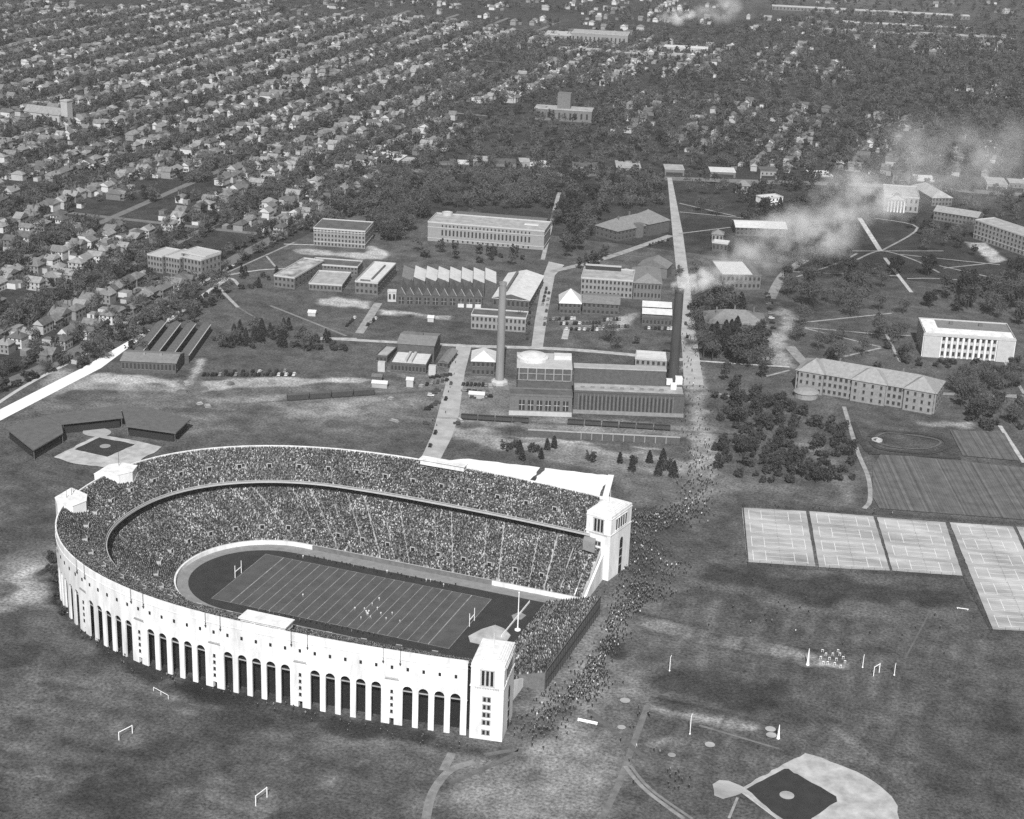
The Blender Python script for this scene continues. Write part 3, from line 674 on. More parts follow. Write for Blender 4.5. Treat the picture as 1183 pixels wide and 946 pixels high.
def put_windows(t, w_, d_, h_, floors, bays, side, a, rz, z0=0.9, win=None, x0=0, skip=()):
    if not floors or not bays: return
    fh = h_/floors; n = 0
    ww, wh = win or (min(1.6, w_/bays*0.5), fh*0.5); me = window_mesh(ww, wh)
    for f in range(floors):
        for k in range(bays):
            if (f, k) in skip or n > 84: continue
            link('window', me, t, (x0+(k+.5)*w_/bays, 0, f*fh+fh*0.28)); n += 1
    if side:
        to = Vector(CAM)-a; right = rot2(to.x, to.y, -rz)[0] > w_/2
        for f in range(floors):
            for k in range(side):
                if n > 97: continue
                y = (k+.5)*d_/side
                link('window', me, t, (w_ if right else 0, y, f*fh+fh*0.28), math.pi/2 if right else -math.pi/2); n += 1
def bld(name, label, A, B, T=None, K=None, h=None, d=None, roof='flat', rise=3.5, wall=None, rmat=None, floors=2, bays=8, side=3, trim=True, chim=0, cat='building', group=None, win=None, course=(), ov=0.6, z0=0):
    a, rz, w_, d_, h_ = frame(A, B, T, K, h, d); a.z = z0
    t = thing(name, label, cat, a, rz, group); wall = wall or M_BRICK2; rmat = rmat or M_TAR
    b = MB(); b.prism([(0, 0), (w_, 0), (w_, d_), (0, d_)], 0, h_-(0 if roof == 'flat' else .3), 0); b.build('wall', wall, t)
    b = MB()
    if roof == 'flat':
        b.face([(0.3, 0.3, h_+.02), (w_-.3, 0.3, h_+.02), (w_-.3, d_-.3, h_+.02), (0.3, d_-.3, h_+.02)]); r = b.build('roof', rmat, t)
        b = MB(); q = 0.45
        for x, y, sx, sy in ((w_/2, 0, w_+.3, q), (w_/2, d_, w_+.3, q), (0, d_/2, q, d_-q-.01), (w_, d_/2, q, d_-q-.01)): b.box((x, y, h_-.35), (sx, sy, 1.15))
        b.build('parapet', M_TRIM if trim else wall, t)
    else:
        roof_shape(b, roof, w_, d_, h_, rise, ov); r = b.build('roof', [rmat, wall], t)
    for z in course:
        b = MB(); b.box((w_/2, 0, z*h_), (w_+.3, 0.5, 0.45)); b.box((w_, d_/2, z*h_), (0.5, d_-.6, 0.45)); b.build('string_course', M_TRIM, t)
    rr = random.Random(int(w_*100))
    for q in range(chim):
        b = MB(); b.box((w_*(q+.6)/(chim+.2), d_*rr.uniform(.35, .65), h_-.5), (1.1, 1.1, rise+2.2)); b.build('chimney', M_BRICK2, r)
    put_windows(t, w_, d_, h_, floors, bays, side, a, rz, win=win)
    return t, w_, d_, h_, a, rz
def roof_box(t, x, y, z, sx, sy, sz, m, nm='roof_vent'):
    b = MB(); b.box((x, y, z), (sx, sy, sz)); return b.build(nm, m, t)

# north brick building with four long wings
t, w_, d_, h_, a, rz = bld('brick_building', 'dark brick comb-shaped building with four long wings beside the white avenue', (140.4, 429), (203.5, 432), (140.4, 416), (142.5, 404), roof='gablex', rise=2.2, wall=M_BRICK, rmat=M_TILE, floors=1, bays=14, side=3)
for q in range(4):
    x = w_*(0.05+q*0.295); wg = link('wing', None, t, (x, d_+.7, 0)); b = MB(); b.prism([(0, 0), (5.2, 0), (5.2, 62), (0, 62)], 0, h_*.75, 0); b.build('wing_wall', M_BRICK, wg)
    b = MB(); roof_shape(b, 'gabley', 5.2, 62, h_*.75, 1.6, .4); b.build('wing_roof', [M_SLATE, M_BRICK], wg)
    b = MB(); b.box((5.5, 31, h_*.75-.1), (0.5, 62, .35)); b.build('gutter', M_TRIM, wg)
for x in (12, 22):
    b = MB(); b.box((x, d_*.4, h_+1), (1.6, 1.6, 1.8)); b.build('ventilator', M_STONE, t)
t, w_, d_, h_, a, rz = bld('office_block', 'four-storey flat-roofed grey building with white cornices near the avenue', (362.4, 283.4), (421.7, 287.5), (363, 263.6), (371.5, 253), wall=M_BRICK3, rmat=M_TAR, floors=4, bays=15, side=5, course=(0.24, 0.86))
t, *_ = bld('laboratory_wing', 'flat-roofed brick laboratory wing with pale patches on its gravel roof', (316.7, 331.3), (340.3, 334.3), (315.2, 318.4), (333.5, 296.3), wall=M_BRICK2, rmat=mat('patched_roof', 0.3, 0.75, 0.12), floors=2, bays=5, side=8)
t, w_, d_, h_, *_ = bld('laboratory_wing', 'flat-roofed brick laboratory wing with bright white roof and dark duct', (410.3, 339), (436.2, 341.2), (410.3, 325.2), (427, 302.4), wall=M_BRICK2, rmat=M_LROOF, floors=2, bays=5, side=8)
roof_box(t, w_*.62, d_*.5, h_+.1, 1.2, d_*.7, .8, M_SLATE, 'duct'); roof_box(t, w_*.4, 3, h_+.1, 7, 1.2, 1.0, M_SLATE, 'duct')
bld('laboratory_block', 'low single-storey brick block between the two laboratory wings', (357, 335), (395, 337.4), (357, 327.5), (367.7, 313), wall=M_BRICK2, rmat=M_GRAVEL, floors=1, bays=9, side=4)
bld('laboratory_range', 'long dark-roofed brick range joining the backs of the laboratory wings', (358, 314), (413, 318), (358, 305), (361, 298), wall=M_BRICK2, rmat=M_TAR, floors=2, bays=14, side=0)
bld('white_hut', 'small plain white hut at the end of the sawtooth workshops', (447.8, 348.5), (457.7, 348.8), (447.8, 337), d=4, wall=M_STONE2, rmat=M_LROOF, floors=1, bays=2, side=0, cat='hut')
# large hall with colonnaded windows
t, w_, d_, h_, a, rz = bld('lecture_hall', 'long pale hall with two white cornices and a row of tall dark windows', (494, 278), (628, 289), (495, 256.5), (500, 246), wall=M_STONE, rmat=M_GRAVEL, floors=0, bays=0, side=0, course=(0.16, 0.74))
for z, n_, ww, wh in ((0.35, 24, 1.3, h_*.3), (0.8, 24, 1.0, 1.7), (0.04, 18, 1.2, 1.5)):
    for k in range(n_): link('window', window_mesh(ww, wh, False), t, (w_*.11+w_*.78*(k+.5)/n_, 0, h_*z))
roof_box(t, w_*.56, d_+5, h_-2, w_*.8, 7, 3.2, M_SLATE, 'rear_range'); b = MB(); b.lathe([(4.2, h_), (4.2, h_+2.2), (3.6, h_+2.2), (3.6, h_+1.4)], 16); b.build('roof_tank', M_TRIM, t, (9, d_-2, 0)); roof_box(t, w_*.86, d_*.55, h_+.1, 11, 3.5, .6, M_LROOF, 'skylight')
# sawtooth workshops
a, rz, w_, d_, h_ = frame((458.6, 352), (557, 355), (458.6, 340), h=None, d=22)
t = thing('workshop', 'sawtooth-roofed brick workshops with a row of gables and white skylit roofs', 'building', a, rz)
b = MB(); b.prism([(0, 0), (w_, 0), (w_, d_), (0, d_)], 0, h_); b.build('wall', M_BRICK, t)
NB = 10; bw_ = w_/NB
for k in range(NB):
    b = MB(); roof_shape(b, 'gabley', bw_-.2, d_, h_, 5.2, 0, 0, k*bw_+.1, 0, 1); r = b.build('roof', [M_SLATE, M_BRICK], t)
    b = MB(); x = (k+1)*bw_-.1
    b.face([(k*bw_+bw_/2, -.2, h_+5.4), (x, -.2, h_+.3), (x, .4, h_+.3), (k*bw_+bw_/2, .4, h_+5.4)][::-1]); b.face([(k*bw_+bw_/2, -.2, h_+5.4), (k*bw_+bw_/2, -.2, h_+4.9), (x, -.2, h_-.2), (x, -.2, h_+.3)]); b.build('coping', M_STONE2, r)
    b = MB(); b.box((k*bw_+bw_/2, 0, 1), (bw_*.62, .2, h_*.62), 0); b.box((k*bw_+bw_/2, -.05, 1+h_*.3), (bw_*.62, .2, .25), 1); b.box((k*bw_+bw_/2, -.05, 1), (.3, .21, h_*.62), 1); b.build('window', [M_GLASS, M_STONE], t)
    if k >= 7: b = MB(); b.box((k*bw_+bw_/2, -.9, 0), (4, 1.6, 2.2)); b.build('porch', M_PALE, t)
BW2 = bw_*1.42
for k in range(8):   # tall north-light range behind, its slopes catching the sun
    x0 = k*BW2+2; b = MB(); y0, y1, z0, z1 = d_+1, d_+31, h_+3.2, h_+6.2
    P0 = [(x0, y0), (x0+BW2*.95, y0), (x0+BW2*.95, y1), (x0, y1)]; b.prism(P0, 0, z0, 1)
    b.face([(x0, y0, z1), (x0+BW2*.95, y0, z0), (x0+BW2*.95, y1, z0), (x0, y1, z1)], 0); b.face([(x0, y0, z0), (x0+BW2*.95, y0, z0), (x0, y0, z1)], 1); b.face([(x0, y1, z0), (x0, y1, z1), (x0+BW2*.95, y1, z0)], 1); b.face([(x0, y0, z0), (x0, y0, z1), (x0, y1, z1), (x0, y1, z0)], 2)
    b.build('skylight_bay', [M_LROOF if k > 0 else M_TILE, M_BRICK, M_GLASS], t)
t, w_, d_, h_, a, rz = bld('workshop_hall', 'workshop hall with bright white roof slopes behind the grey chimney', (569, 355), (611, 358.5), (568.3, 343.5), (583, 315), roof='gabley', rise=3.4, wall=M_BRICK, rmat=M_LROOF, floors=1, bays=8, side=9)
b = MB(); b.box((w_*.5-5, d_*.5, h_+1.2), (1.6, d_*.75, 3.0)); b.build('roof_monitor', M_SLATE, t)
bld('brick_annex', 'two-storey building with long window bands in front of the workshop hall', (544, 379.7), (607, 384), (545, 364), (553, 357), wall=M_BRICK3, rmat=M_TAR, floors=2, bays=13, side=3)
# foundry / boiler hall with white piers
t, w_, d_, h_, a, rz = bld('boiler_hall', 'hall with a white skylit low roof, tall grey rear roof and white front piers', (451, 430), (492, 433), (451.3, 419.5), (456, 406), wall=M_BRICK, rmat=M_LROOF, floors=1, bays=10, side=3, trim=False)
p = Matrix.Rotation(rz, 4, 'Z') @ Vector((0, d_, 0)) + a; h2 = HT(p, 456.4, 396)
b = MB(); b.prism([(0, d_+.1), (w_*1.05, d_+.1), (w_*1.05, d_+24), (0, d_+24)], 0, h2); tw = b.build('tall_wall', M_BRICK, t)
b = MB(); roof_shape(b, 'gablex', w_*1.05, 24, h2, 2.2, .5, 0, 0, d_+.1); b.build('tall_roof', [M_TILE, M_BRICK], t); roof_box(t, w_*.52, d_+13, h2+1.5, 5, 2.5, 1.8, M_SLATE)
for x in (w_*.4, w_*.55): roof_box(t, x, d_*.5, h_+.1, 1.4, d_*.8, 1.6, M_STONE2, 'roof_light')
for x in (-5.5, w_+3.8):
    b = MB(); b.box((x, 1, 0), (4.3, 3, h_*1.05)); b.build('pier', M_STONE2, t)
bld('side_shed', 'shed with sloping grey roof against the right side of the boiler hall', (507, 425), (517, 426), (506, 418), (508, 403), roof='gabley', rise=1.5, wall=M_BRICK, rmat=M_TILE, floors=1, bays=2, side=4, cat='shed')
bld('side_shed', 'low flat shed against the left side of the boiler hall', (434, 418), (447, 419.5), (434, 411), (440, 399), wall=M_BRICK, rmat=M_GRAVEL, floors=1, bays=3, side=0, trim=False, cat='shed')
bld('dark_house', 'small dark house with a white hipped roof beside the grey chimney', (544.4, 434), (571, 435), (544.4, 416.5), (549, 405), roof='hip', rise=4.5, wall=M_BRICK, rmat=M_LROOF, floors=2, bays=5, side=3, cat='house')
# chimneys
def chimney(x, y, h, r0, r1, m, label, plinth):
    t = thing('chimney_stack', label, 'chimney', (x, y, 0)); n_ = 16
    b = MB(); b.lathe([(r0, 0.1), (r0*.96, h*.1), (r1*1.06, h*.6), (r1, h-2.2), (r1*1.1, h-2), (r1*1.1, h-.4), (r1*.7, h-.4), (r1*.7, h-3)], n_); b.build('shaft', m, t, smooth=False)
    b = MB(); b.lathe([(plinth, 0), (plinth, 1.6), (plinth*.75, 2.6), (r0*1.05, 2.7)], 8); b.build('plinth', M_STONE2, t)
    b = MB(); b.lathe([(r1*.69, h-3), (r1*.5, h-2.9)], 12); b.build('flue', M_BLACK, t); return t
chimney(-41.9, 290.2, 62.7, 2.7, 2.1, mat('chimney_concrete', 0.2, .2, .3, streak=(1, 1, .15)), 'tall pale grey factory chimney standing on a white octagonal base', 5.2)
chimney(52.6, 333, 60, 3.2, 2.6, mat('chimney_brick', 0.05, .25, .3, streak=(1, 1, .2)), 'tall dark brick chimney behind the power plant, trailing white smoke', 4)
# power plant
t, w_, d_, h_, a, rz = bld('power_plant', 'dark brick power plant with tall window slits and a stepped pale roof', (662, 477), (789, 482), (660, 452), (662, 442), wall=M_BRICK, rmat=M_GRAVEL, trim=False, floors=0, bays=0, side=0)
for k in range(24):
    b = MB(); b.box((w_*(.06+.86*k/24), 0, h_*.14), (.8, .2, h_*.68)); b.build('window', M_GLASS, t)
for k in range(25):
    b = MB(); b.box((w_*(.06+.86*(k-.5)/24), -.15, .2), (.55, .5, h_*.9)); b.build('pilaster', M_BRICK2, t)
b = MB(); b.box((w_/2, -.2, 0), (w_+.4, .6, 2.2)); b.build('base_course', M_BRICK3, t)
p = Matrix.Rotation(rz, 4, 'Z') @ Vector((0, d_, 0)) + a; h2 = HT(p, 663, 425)
b = MB(); b.prism([(0, d_+.3), (w_*.84, d_+.3), (w_*.84, d_+7), (0, d_+7)], 0, h2); b.build('upper_wall', M_BRICK, t)
b = MB(); b.prism([(-.3, d_), (w_*.84+.3, d_), (w_*.84+.3, d_+7.3), (-.3, d_+7.3)], h2, h2+.7); b.build('upper_roof', M_GREY, t)
for x, y, z, s in ((w_*.84, d_+3, h_, 3.4), (w_*.87, d_-3.5, h_, 3.2), (w_*.93, d_+6, h_, 4)): roof_box(t, x+2.5, y, z, s, s, s, M_WHITE, 'penthouse')
for q in range(9): roof_box(t, w_*(.08+.09*q), d_*.45, h_+.05, 2.2, 1.6, .9, M_TILE)
t, w_, d_, h_, a, rz = bld('turbine_house', 'dark framed turbine house with white columns and a round white roof lantern', (588, 479), (660, 481.5), (588, 456), d=11, wall=M_BRICK2, rmat=M_TAR, floors=0, bays=0, side=0, trim=False)
for k in range(6):
    b = MB(); b.box((w_*(.2+.14*k), 0, 3.2), (3.2, .2, h_*.5), 0); b.box((w_*(.2+.14*k), -.05, 3.2+h_*.25), (3.2, .2, .3), 1); b.box((w_*(.2+.14*k), -.05, 3.2), (.25, .22, h_*.5), 1); b.build('window', [M_GLASS, M_STONE2], t)
b = MB(); b.box((w_/2, -.2, 0), (w_+.3, .6, 2.6)); b.build('base_course', M_STONE2, t)
p = Matrix.Rotation(rz, 4, 'Z') @ Vector((w_*.15, d_, 0)) + a; h2 = HT(p, 600, 425)
b = MB(); b.prism([(w_*.12, d_+.3), (w_-.3, d_+.3), (w_-.3, d_+26), (w_*.12, d_+26)], 0, h2); b.build('upper_wall', M_BRICK, t)
b = MB(); b.prism([(w_*.1, d_), (w_-.2, d_), (w_-.2, d_+26.3), (w_*.1, d_+26.3)], h2, h2+.7); b.build('upper_roof', M_STONE2, t)
for z, n_ in ((h2*.86, 1), (h2*.7, 1)):
    b = MB(); b.box((w_*.55, d_+.1, z), (w_*.86, .4, .5)); b.build('floor_band', M_BRICK3, t)
for k in range(7):
    b = MB(); b.box((w_*(.14+.14*k), d_-.1, h2*.72), (.6, .7, h2*.28)); b.build('column', M_STONE, t)
b = MB(); b.lathe([(9, 0), (9, 1.6), (7.5, 2.2), (7.5, 2.6), (3.5, 3.4), (1.2, 4.2)], 20); b.build('roof_lantern', M_LROOF, t, (w_*.36, d_+15, h2+.7))
roof_box(t, w_*.85, d_+18, h2+.7, 10, 6, 2.2, M_LROOF, 'penthouse')
bld('plant_office', 'building with a pale overhanging roof behind the right end of the power plant', (733, 430), (775, 433), (730, 414), (727, 405), wall=M_BRICK3, rmat=M_LROOF, floors=2, bays=7, side=3)
# retaining wall of the coal siding
a, rz, w_, d_, h_ = frame((610, 504), (785, 513), h=3.6, d=1)
t = thing('retaining_wall', 'long dark retaining wall with pale coping beside the coal siding', 'wall', a, rz)
b = MB(); b.box((w_/2, .5, 0), (w_, 1, h_)); b.build('wall_face', M_BRICK, t); b = MB(); b.box((w_/2, .5, h_), (w_+.4, 1.4, .35)); b.build('coping', M_GREY, t)
for q in range(9): 
    b = MB(); b.box((w_*(.35+.07*q), -.3, 0), (.5, .5, h_+.2)); b.build('pier', M_STONE, t)
# houses and halls between the two roads
bld('dark_house', 'dark house with a bright white pyramid roof beside the campus road', (646, 363), (670.6, 364), (647, 349.5), d=19, roof='pyramid', rise=7.5, wall=M_BRICK, rmat=M_LROOF, floors=2, bays=5, side=2, cat='house')
bld('stable_range', 'low dark range with a grey ridged roof right of the white pyramid roof', (672.5, 363), (714.6, 365.5), (672.5, 349), (674, 338), roof='gablex', rise=2, wall=M_BRICK, rmat=M_TILE, floors=2, bays=8, side=2)
t, w_, d_, h_, a, rz = bld('science_hall', 'three-storey flat-roofed brick hall with a long framed skylight', (670.6, 341), (730, 345), (671.5, 321), (676, 309), wall=M_BRICK3, rmat=M_GRAVEL, floors=3, bays=13, side=0)
b = MB(); b.box((w_*.38, d_-3, h_), (w_*.7, 3, 3.0), 0); b.box((w_*.38, d_-3, h_+3), (w_*.71, 3.4, .4), 1); b.build('skylight', [M_GLASS, M_TRIM], t)
bld('gabled_hall', 'brick hall with broad hipped roof joined to the flat science hall', (731, 345.5), (763, 347), (731, 326), (735, 309), roof='hip', rise=4.5, wall=M_BRICK2, rmat=M_TILE, floors=2, bays=8, side=5, chim=1)
bld('gabled_hall', 'gable-ended hall with pale slopes behind the broad hipped roof', (737, 318), (770, 322), h=8, d=15, roof='gabley', rise=5, wall=M_BRICK2, rmat=M_TILE, floors=0, bays=0, side=0)
t, w_, d_, h_, a, rz = bld('glasshouse', 'range with two long white glazed roof bands beside the dark chimney', (741, 376), (776, 378), (741, 367), (737, 350), wall=M_BRICK, rmat=M_SLATE, floors=1, bays=8, side=3, trim=False)
for y in (.18, .68):
    b = MB(); b.face([(0, d_*y, h_+.9), (w_, d_*y, h_+.9), (w_, d_*(y+.22), h_+3), (0, d_*(y+.22), h_+3)]); b.face([(0, d_*(y+.22), h_+.9), (0, d_*(y+.22), h_+3), (w_, d_*(y+.22), h_+3), (w_, d_*(y+.22), h_+.9)]); b.face([(w_, d_*y, h_+.9), (w_, d_*(y+.22), h_+.9), (w_, d_*(y+.22), h_+3)]); b.face([(0, d_*y, h_+.9), (0, d_*(y+.22), h_+3), (0, d_*(y+.22), h_+.9)]); b.build('glass_roof', M_LROOF, t)
t, w_, d_, h_, a, rz = bld('hipped_hall', 'long brick hall with a big grey hipped roof at the edge of the wood', (713, 279), (771, 266.5), (713, 267), (686, 260.5), roof='hip', rise=7, wall=M_BRICK, rmat=M_TILE, floors=2, bays=14, side=5, chim=3)
b = MB(); b.prism([(w_*.55, -3), (w_*.97, -3), (w_*.97, d_*.9), (w_*.55, d_*.9)], 0, h_+1.5); pv = b.build('pavilion', M_BRICK, t); b = MB(); roof_shape(b, 'hip', w_*.42, d_*.9+3, h_+1.5, 8, .7, 0, w_*.55, -3); b.build('pavilion_roof', [M_TILE, M_BRICK], pv)
b = MB(); b.prism([(w_*.36, -2.4), (w_*.46, -2.4), (w_*.46, 3), (w_*.36, 3)], 0, h_+3); b.build('porch_tower', M_BRICK2, t)
bld('brick_hall', 'old brick hall with a hipped roof half hidden behind tall dark trees', (814, 395), (884, 398), h=13, d=26, roof='hip', rise=6, wall=M_BRICK2, rmat=M_TILE, floors=3, bays=12, side=4, chim=3)
t, w_, d_, h_, a, rz = bld('workshop_hall', 'hall with a dazzling white flat roof in the smoke right of the main drive', (833, 334), (878, 334.5), (832, 318), (838, 302), wall=M_BRICK2, rmat=M_LROOF, floors=2, bays=9, side=4, trim=False)
roof_box(t, w_*.9, d_*.5, h_+.05, w_*.18, d_*.96, .5, M_SLATE, 'dark_roof_strip')
bld('long_hall', 'long low hall with a pale roof wreathed in smoke', (849.5, 272), (908, 274), (849.5, 262), (852, 254), roof='gablex', rise=2.5, wall=M_BRICK, rmat=M_LROOF, floors=2, bays=12, side=3)
bld('white_hall', 'white-walled house among dark trees beyond the smoke', (882, 238), (904, 236), (880, 229.5), d=12, wall=M_WHITE, rmat=M_LROOF, floors=2, bays=5, side=0, cat='house')
bld('white_hut', 'small white-topped pump house beside the main drive', (822, 290), (840, 292), (821, 280), d=9, wall=M_BRICK, rmat=M_LROOF, floors=1, bays=4, side=2, cat='hut')
bld('gate_lodge', 'small pale lodge with a hipped roof beside the dark grove', (849, 223), (867, 224), (850, 214), d=12, roof='hip', rise=4, wall=M_STONE, rmat=M_TILE, floors=2, bays=4, side=2, cat='house')
bld('brick_cottage', 'small cottage with a pyramid roof beside the lawn right of the main drive', (822, 279), (835, 280), (822, 270), d=9, roof='pyramid', rise=3, wall=M_BRICK3, rmat=M_TILE, floors=1, bays=3, side=2, cat='house')
# library
t, w_, d_, h_, a, rz = bld('library', 'white classical library with tall pilasters and a broad white roof', (1065, 411), (1169, 418), (1067, 385), (1047, 367), wall=M_STONE2, rmat=M_TILE, floors=3, bays=16, side=5, win=(1.6, 2.6))
for k in range(17):
    b = MB(); b.box((w_*k/16, -.25, 0), (1.2, .9, h_-1)); b.build('pilaster', M_WHITE, t)
b = MB(); b.box((w_/2, -.3, h_-1), (w_+1.4, 1.6, 1.2)); b.build('cornice', M_STONE2, t)
b = MB(); b.box((w_/2, d_*.2, h_+.3), (w_-1.5, d_*.34, .5)); b.box((5, d_*.66, h_+.3), (9, d_*.52, .5)); b.build('front_roof', M_WHITE, t)
for x in (w_*.35, w_*.68): roof_box(t, x, d_*.75, h_+.1, 2.4, 2.0, 1.6, M_SLATE)
for x in (0, w_-10.5):
    b = MB(); b.box((x+5.2, -1.1, 0), (10.5, 1.4, h_-1.2)); b.build('end_pavilion', M_STONE2, t)
# long hipped hall
t, w_, d_, h_, a, rz = bld('long_school', 'long three-storey grey brick hall with hipped tile roof and central gable', (918, 450), (1079, 478), (918, 426.5), (1091, 440), roof='hip', rise=5.5, wall=M_BRICK3, rmat=mat('grey_tile_roof', 0.24, .2, .5), floors=3, bays=26, side=4, chim=2)
for x, ww in ((w_*.41, 20), (w_*.0+2, 15), (w_-18, 17)):
    b = MB(); b.prism([(x, -2.2), (x+ww, -2.2), (x+ww, 1), (x, 1)], 0, h_+.6); pv = b.build('pavilion', M_BRICK3, t); b = MB(); roof_shape(b, 'hip', ww, d_*.7, h_+.6, 6.3, .6, 0, x, -2.2); b.build('pavilion_roof', [MATS['grey_tile_roof'], M_BRICK3], pv)
    for f in range(3):
        for k in range(4): link('window', window_mesh(1.3, 2.1), pv, (x+ww*(k+.5)/4, -2.2, h_*f/3+1.3))
b = MB(); b.lathe([(7, 0), (7, 3.2), (7.6, 3.3), (5, 5), (1, 5.8)], 18); p = GP(931, 458)
o = b.build('round_pavilion', M_STONE, None, p, smooth=False); tag(o, 'round pale pavilion with shallow dome at the left end of the long grey hall', 'pavilion')
# far right, beyond the oval
t, w_, d_, h_, a, rz = bld('classical_hall', 'pale classical hall with white columns and pediment beyond the oval', (1020, 243), (1060, 246), (1019, 226), (1015, 213), wall=M_STONE, rmat=M_GRAVEL, floors=2, bays=7, side=3)
b = MB(); b.prism([(w_*.1, -4), (w_*.62, -4), (w_*.62, 0), (w_*.1, 0)], h_*.78, h_*.86); roof_shape(b, 'gabley', w_*.52, 12, h_*.86, 4, .4, 1, w_*.1, -4, 0); b.build('pediment', [M_STONE2, M_SLATE], t)
for k in range(6):
    b = MB(); b.lathe([(.75, 0), (.7, h_*.78)], 8); b.build('column', M_WHITE, t, (w_*(.13+.092*k), -3.2, 0))
bld('grey_hall', 'hall with a plain grey sloping roof right of the columned hall', (1076, 238), (1099, 238), (1074, 228), (1070, 214), roof='hip', rise=5, wall=M_BRICK2, rmat=M_GRAVEL, floors=2, bays=6, side=0)
bld('grey_hall', 'long hall with a pale ridge roof above the trees of the oval', (1078, 254), (1128, 262), (1074, 243), d=16, roof='gablex', rise=3.5, wall=M_BRICK2, rmat=mat('grey_tile_roof', 0.24), floors=2, bays=12, side=0)
bld('stone_hall', 'four-storey grey stone hall at the right edge beside the oval', (1124, 275), (1187, 297), (1125.8, 254), d=20, wall=M_STONE, rmat=M_GRAVEL, floors=4, bays=15, side=3, course=(0.24,))
# ------------------------------------------------------------------ trees
def in_poly(x, y, P):
    c = False; n = len(P)
    for i in range(n):
        a, b = P[i], P[(i+1) % n]
        if (a[1] > y) != (b[1] > y) and x < (b[0]-a[0])*(y-a[1])/(b[1]-a[1])+a[0]: c = not c
    return c
M_BARK = mat('bark', 0.05, .3, 1); M_TWIG = mat('bare_twigs', 0.078, .3, .4); M_LEAF = mat('spring_leaves', 0.042, .45, .5); M_DARKLEAF = mat('evergreen_needles', 0.025, .4, .5); M_BUSH = mat('bush_leaves', 0.04, .45, .5)
def leaf_quads(C, size, rng, sliver=1.0, up=0.3):
    """randomly turned small faces round the points C"""
    n_ = len(C); a = rng.normal(size=(n_, 3)); a /= np.linalg.norm(a, axis=1)[:, None]; h = rng.normal(size=(n_, 3)); h -= (h*a).sum(1)[:, None]*a; h /= np.linalg.norm(h, axis=1)[:, None]
    s = size*rng.uniform(.6, 1.3, n_)[:, None]; u, v = a*s*.5, h*s*.5*sliver
    V = np.stack([C-u-v, C+u-v, C+u+v, C-u+v], 1); return V.reshape(-1, 3), np.arange(n_*4).reshape(-1, 4)
def crown_points(kind, H, n_, rng):
    if kind == 'dark':     # rounded cone of needles
        t = rng.random(n_)**.8; r = (1-t)**.7*H*.3*(.55+.45*rng.random(n_)); an = rng.random(n_)*6.283
        return np.stack([r*np.cos(an), r*np.sin(an), H*(.08+.92*t)], 1)
    lob = 16 if kind != 'bush' else 12; c = []
    for _ in range(lob):
        th, rr = rng.random()*6.283, rng.random()**.5*H*(.26 if kind != 'bush' else .42)
        z = H*(rng.uniform(.42, .85)) if kind != 'bush' else H*rng.uniform(.25, .7)
        c.append((rr*math.cos(th), rr*math.sin(th), z, H*rng.uniform(.09, .18)*(1.2 if kind == 'bush' else (1.35 if kind == 'bare' else 1))))
    c = np.array(c); k = rng.integers(0, lob, n_); d = rng.normal(size=(n_, 3)); d /= np.linalg.norm(d, axis=1)[:, None]
    rad = c[k, 3]*rng.random(n_)**(.45 if kind != 'bare' else .33)*1.1
    P = c[k, :3]+d*rad[:, None]; P[:, 2] = np.maximum(P[:, 2], H*.06 if kind == 'bush' else H*.25); return P
def make_tree(name, kind, H, n_, leaf, m, seed):
    rng = np.random.default_rng(seed); rr = random.Random(seed)
    t = thing(name, 'tree', 'tree'); b = MB()
    if kind != 'bush':
        b.tube((0, 0, -.2), (0, 0, H*.4), H*.022, H*.015, 6); b.tube((0, 0, H*.4), (rr.uniform(-.3, .3), rr.uniform(-.3, .3), H*.8), H*.015, H*.004, 5)
        for q in range(7 if kind != 'dark' else 3):
            an = rr.uniform(0, 6.28); z = H*rr.uniform(.3, .5); l_ = H*rr.uniform(.2, .34); b.tube((0, 0, z), (l_*math.cos(an), l_*math.sin(an), z+H*rr.uniform(.2, .36)), H*.01, H*.003, 4)
    else:
        for q in range(4):
            an = q*1.6; b.tube((0, 0, -.1), (H*.2*math.cos(an), H*.2*math.sin(an), H*.5), H*.02, H*.01, 4)
    b.build('trunk', M_BARK, t)
    V, F = leaf_quads(crown_points(kind, H, n_, rng), leaf, rng, 0.1 if kind == 'bare' else .8)
    link('crown', np_mesh('crown_'+name, V, F, np.zeros(len(F)), [m]), t); return t
PROTO = {
 'bare': [make_tree('bare_tree', 'bare', 13, 420, 1.9, M_TWIG, s) for s in (1, 2, 3)],
 'leafy': [make_tree('leafy_tree', 'leafy', 13, 900, .75, M_LEAF, s) for s in (4, 5, 6)],
 'dark': [make_tree('evergreen_tree', 'dark', 12, 800, .65, M_DARKLEAF, s) for s in (7, 8)],
 'round': [make_tree('dense_tree', 'leafy', 14, 1800, .85, M_DARKLEAF, s) for s in (9, 10)],
 'bush': [make_tree('bush', 'bush', 6, 800, .5, M_BUSH, s) for s in (11, 12, 13)],
}
used_proto = set(); TREES = []; OCC = {}
def occupied(x, y): return (int(x//6), int(y//6)) in OCC
def want(x, y, kind, sc, zone): TREES.append((x, y, kind, sc, zone))
def scatter(poly, n_, kinds, sc, zone, seed, gap=3.0):
    P = [(GP(*p).x, GP(*p).y) for p in poly]; rr = random.Random(seed); xs, ys = [p[0] for p in P], [p[1] for p in P]; got, tries = [], 0
    while len(got) < n_ and tries < n_*60:
        tries += 1; x, y = rr.uniform(min(xs), max(xs)), rr.uniform(min(ys), max(ys))
        if not in_poly(x, y, P) or any(abs(x-a)+abs(y-b) < gap for a, b in got[-80:]) or blocked(x, y): continue
        got.append((x, y)); want(x, y, rr.choice(kinds), sc*rr.uniform(.75, 1.2), zone)
BLD = []
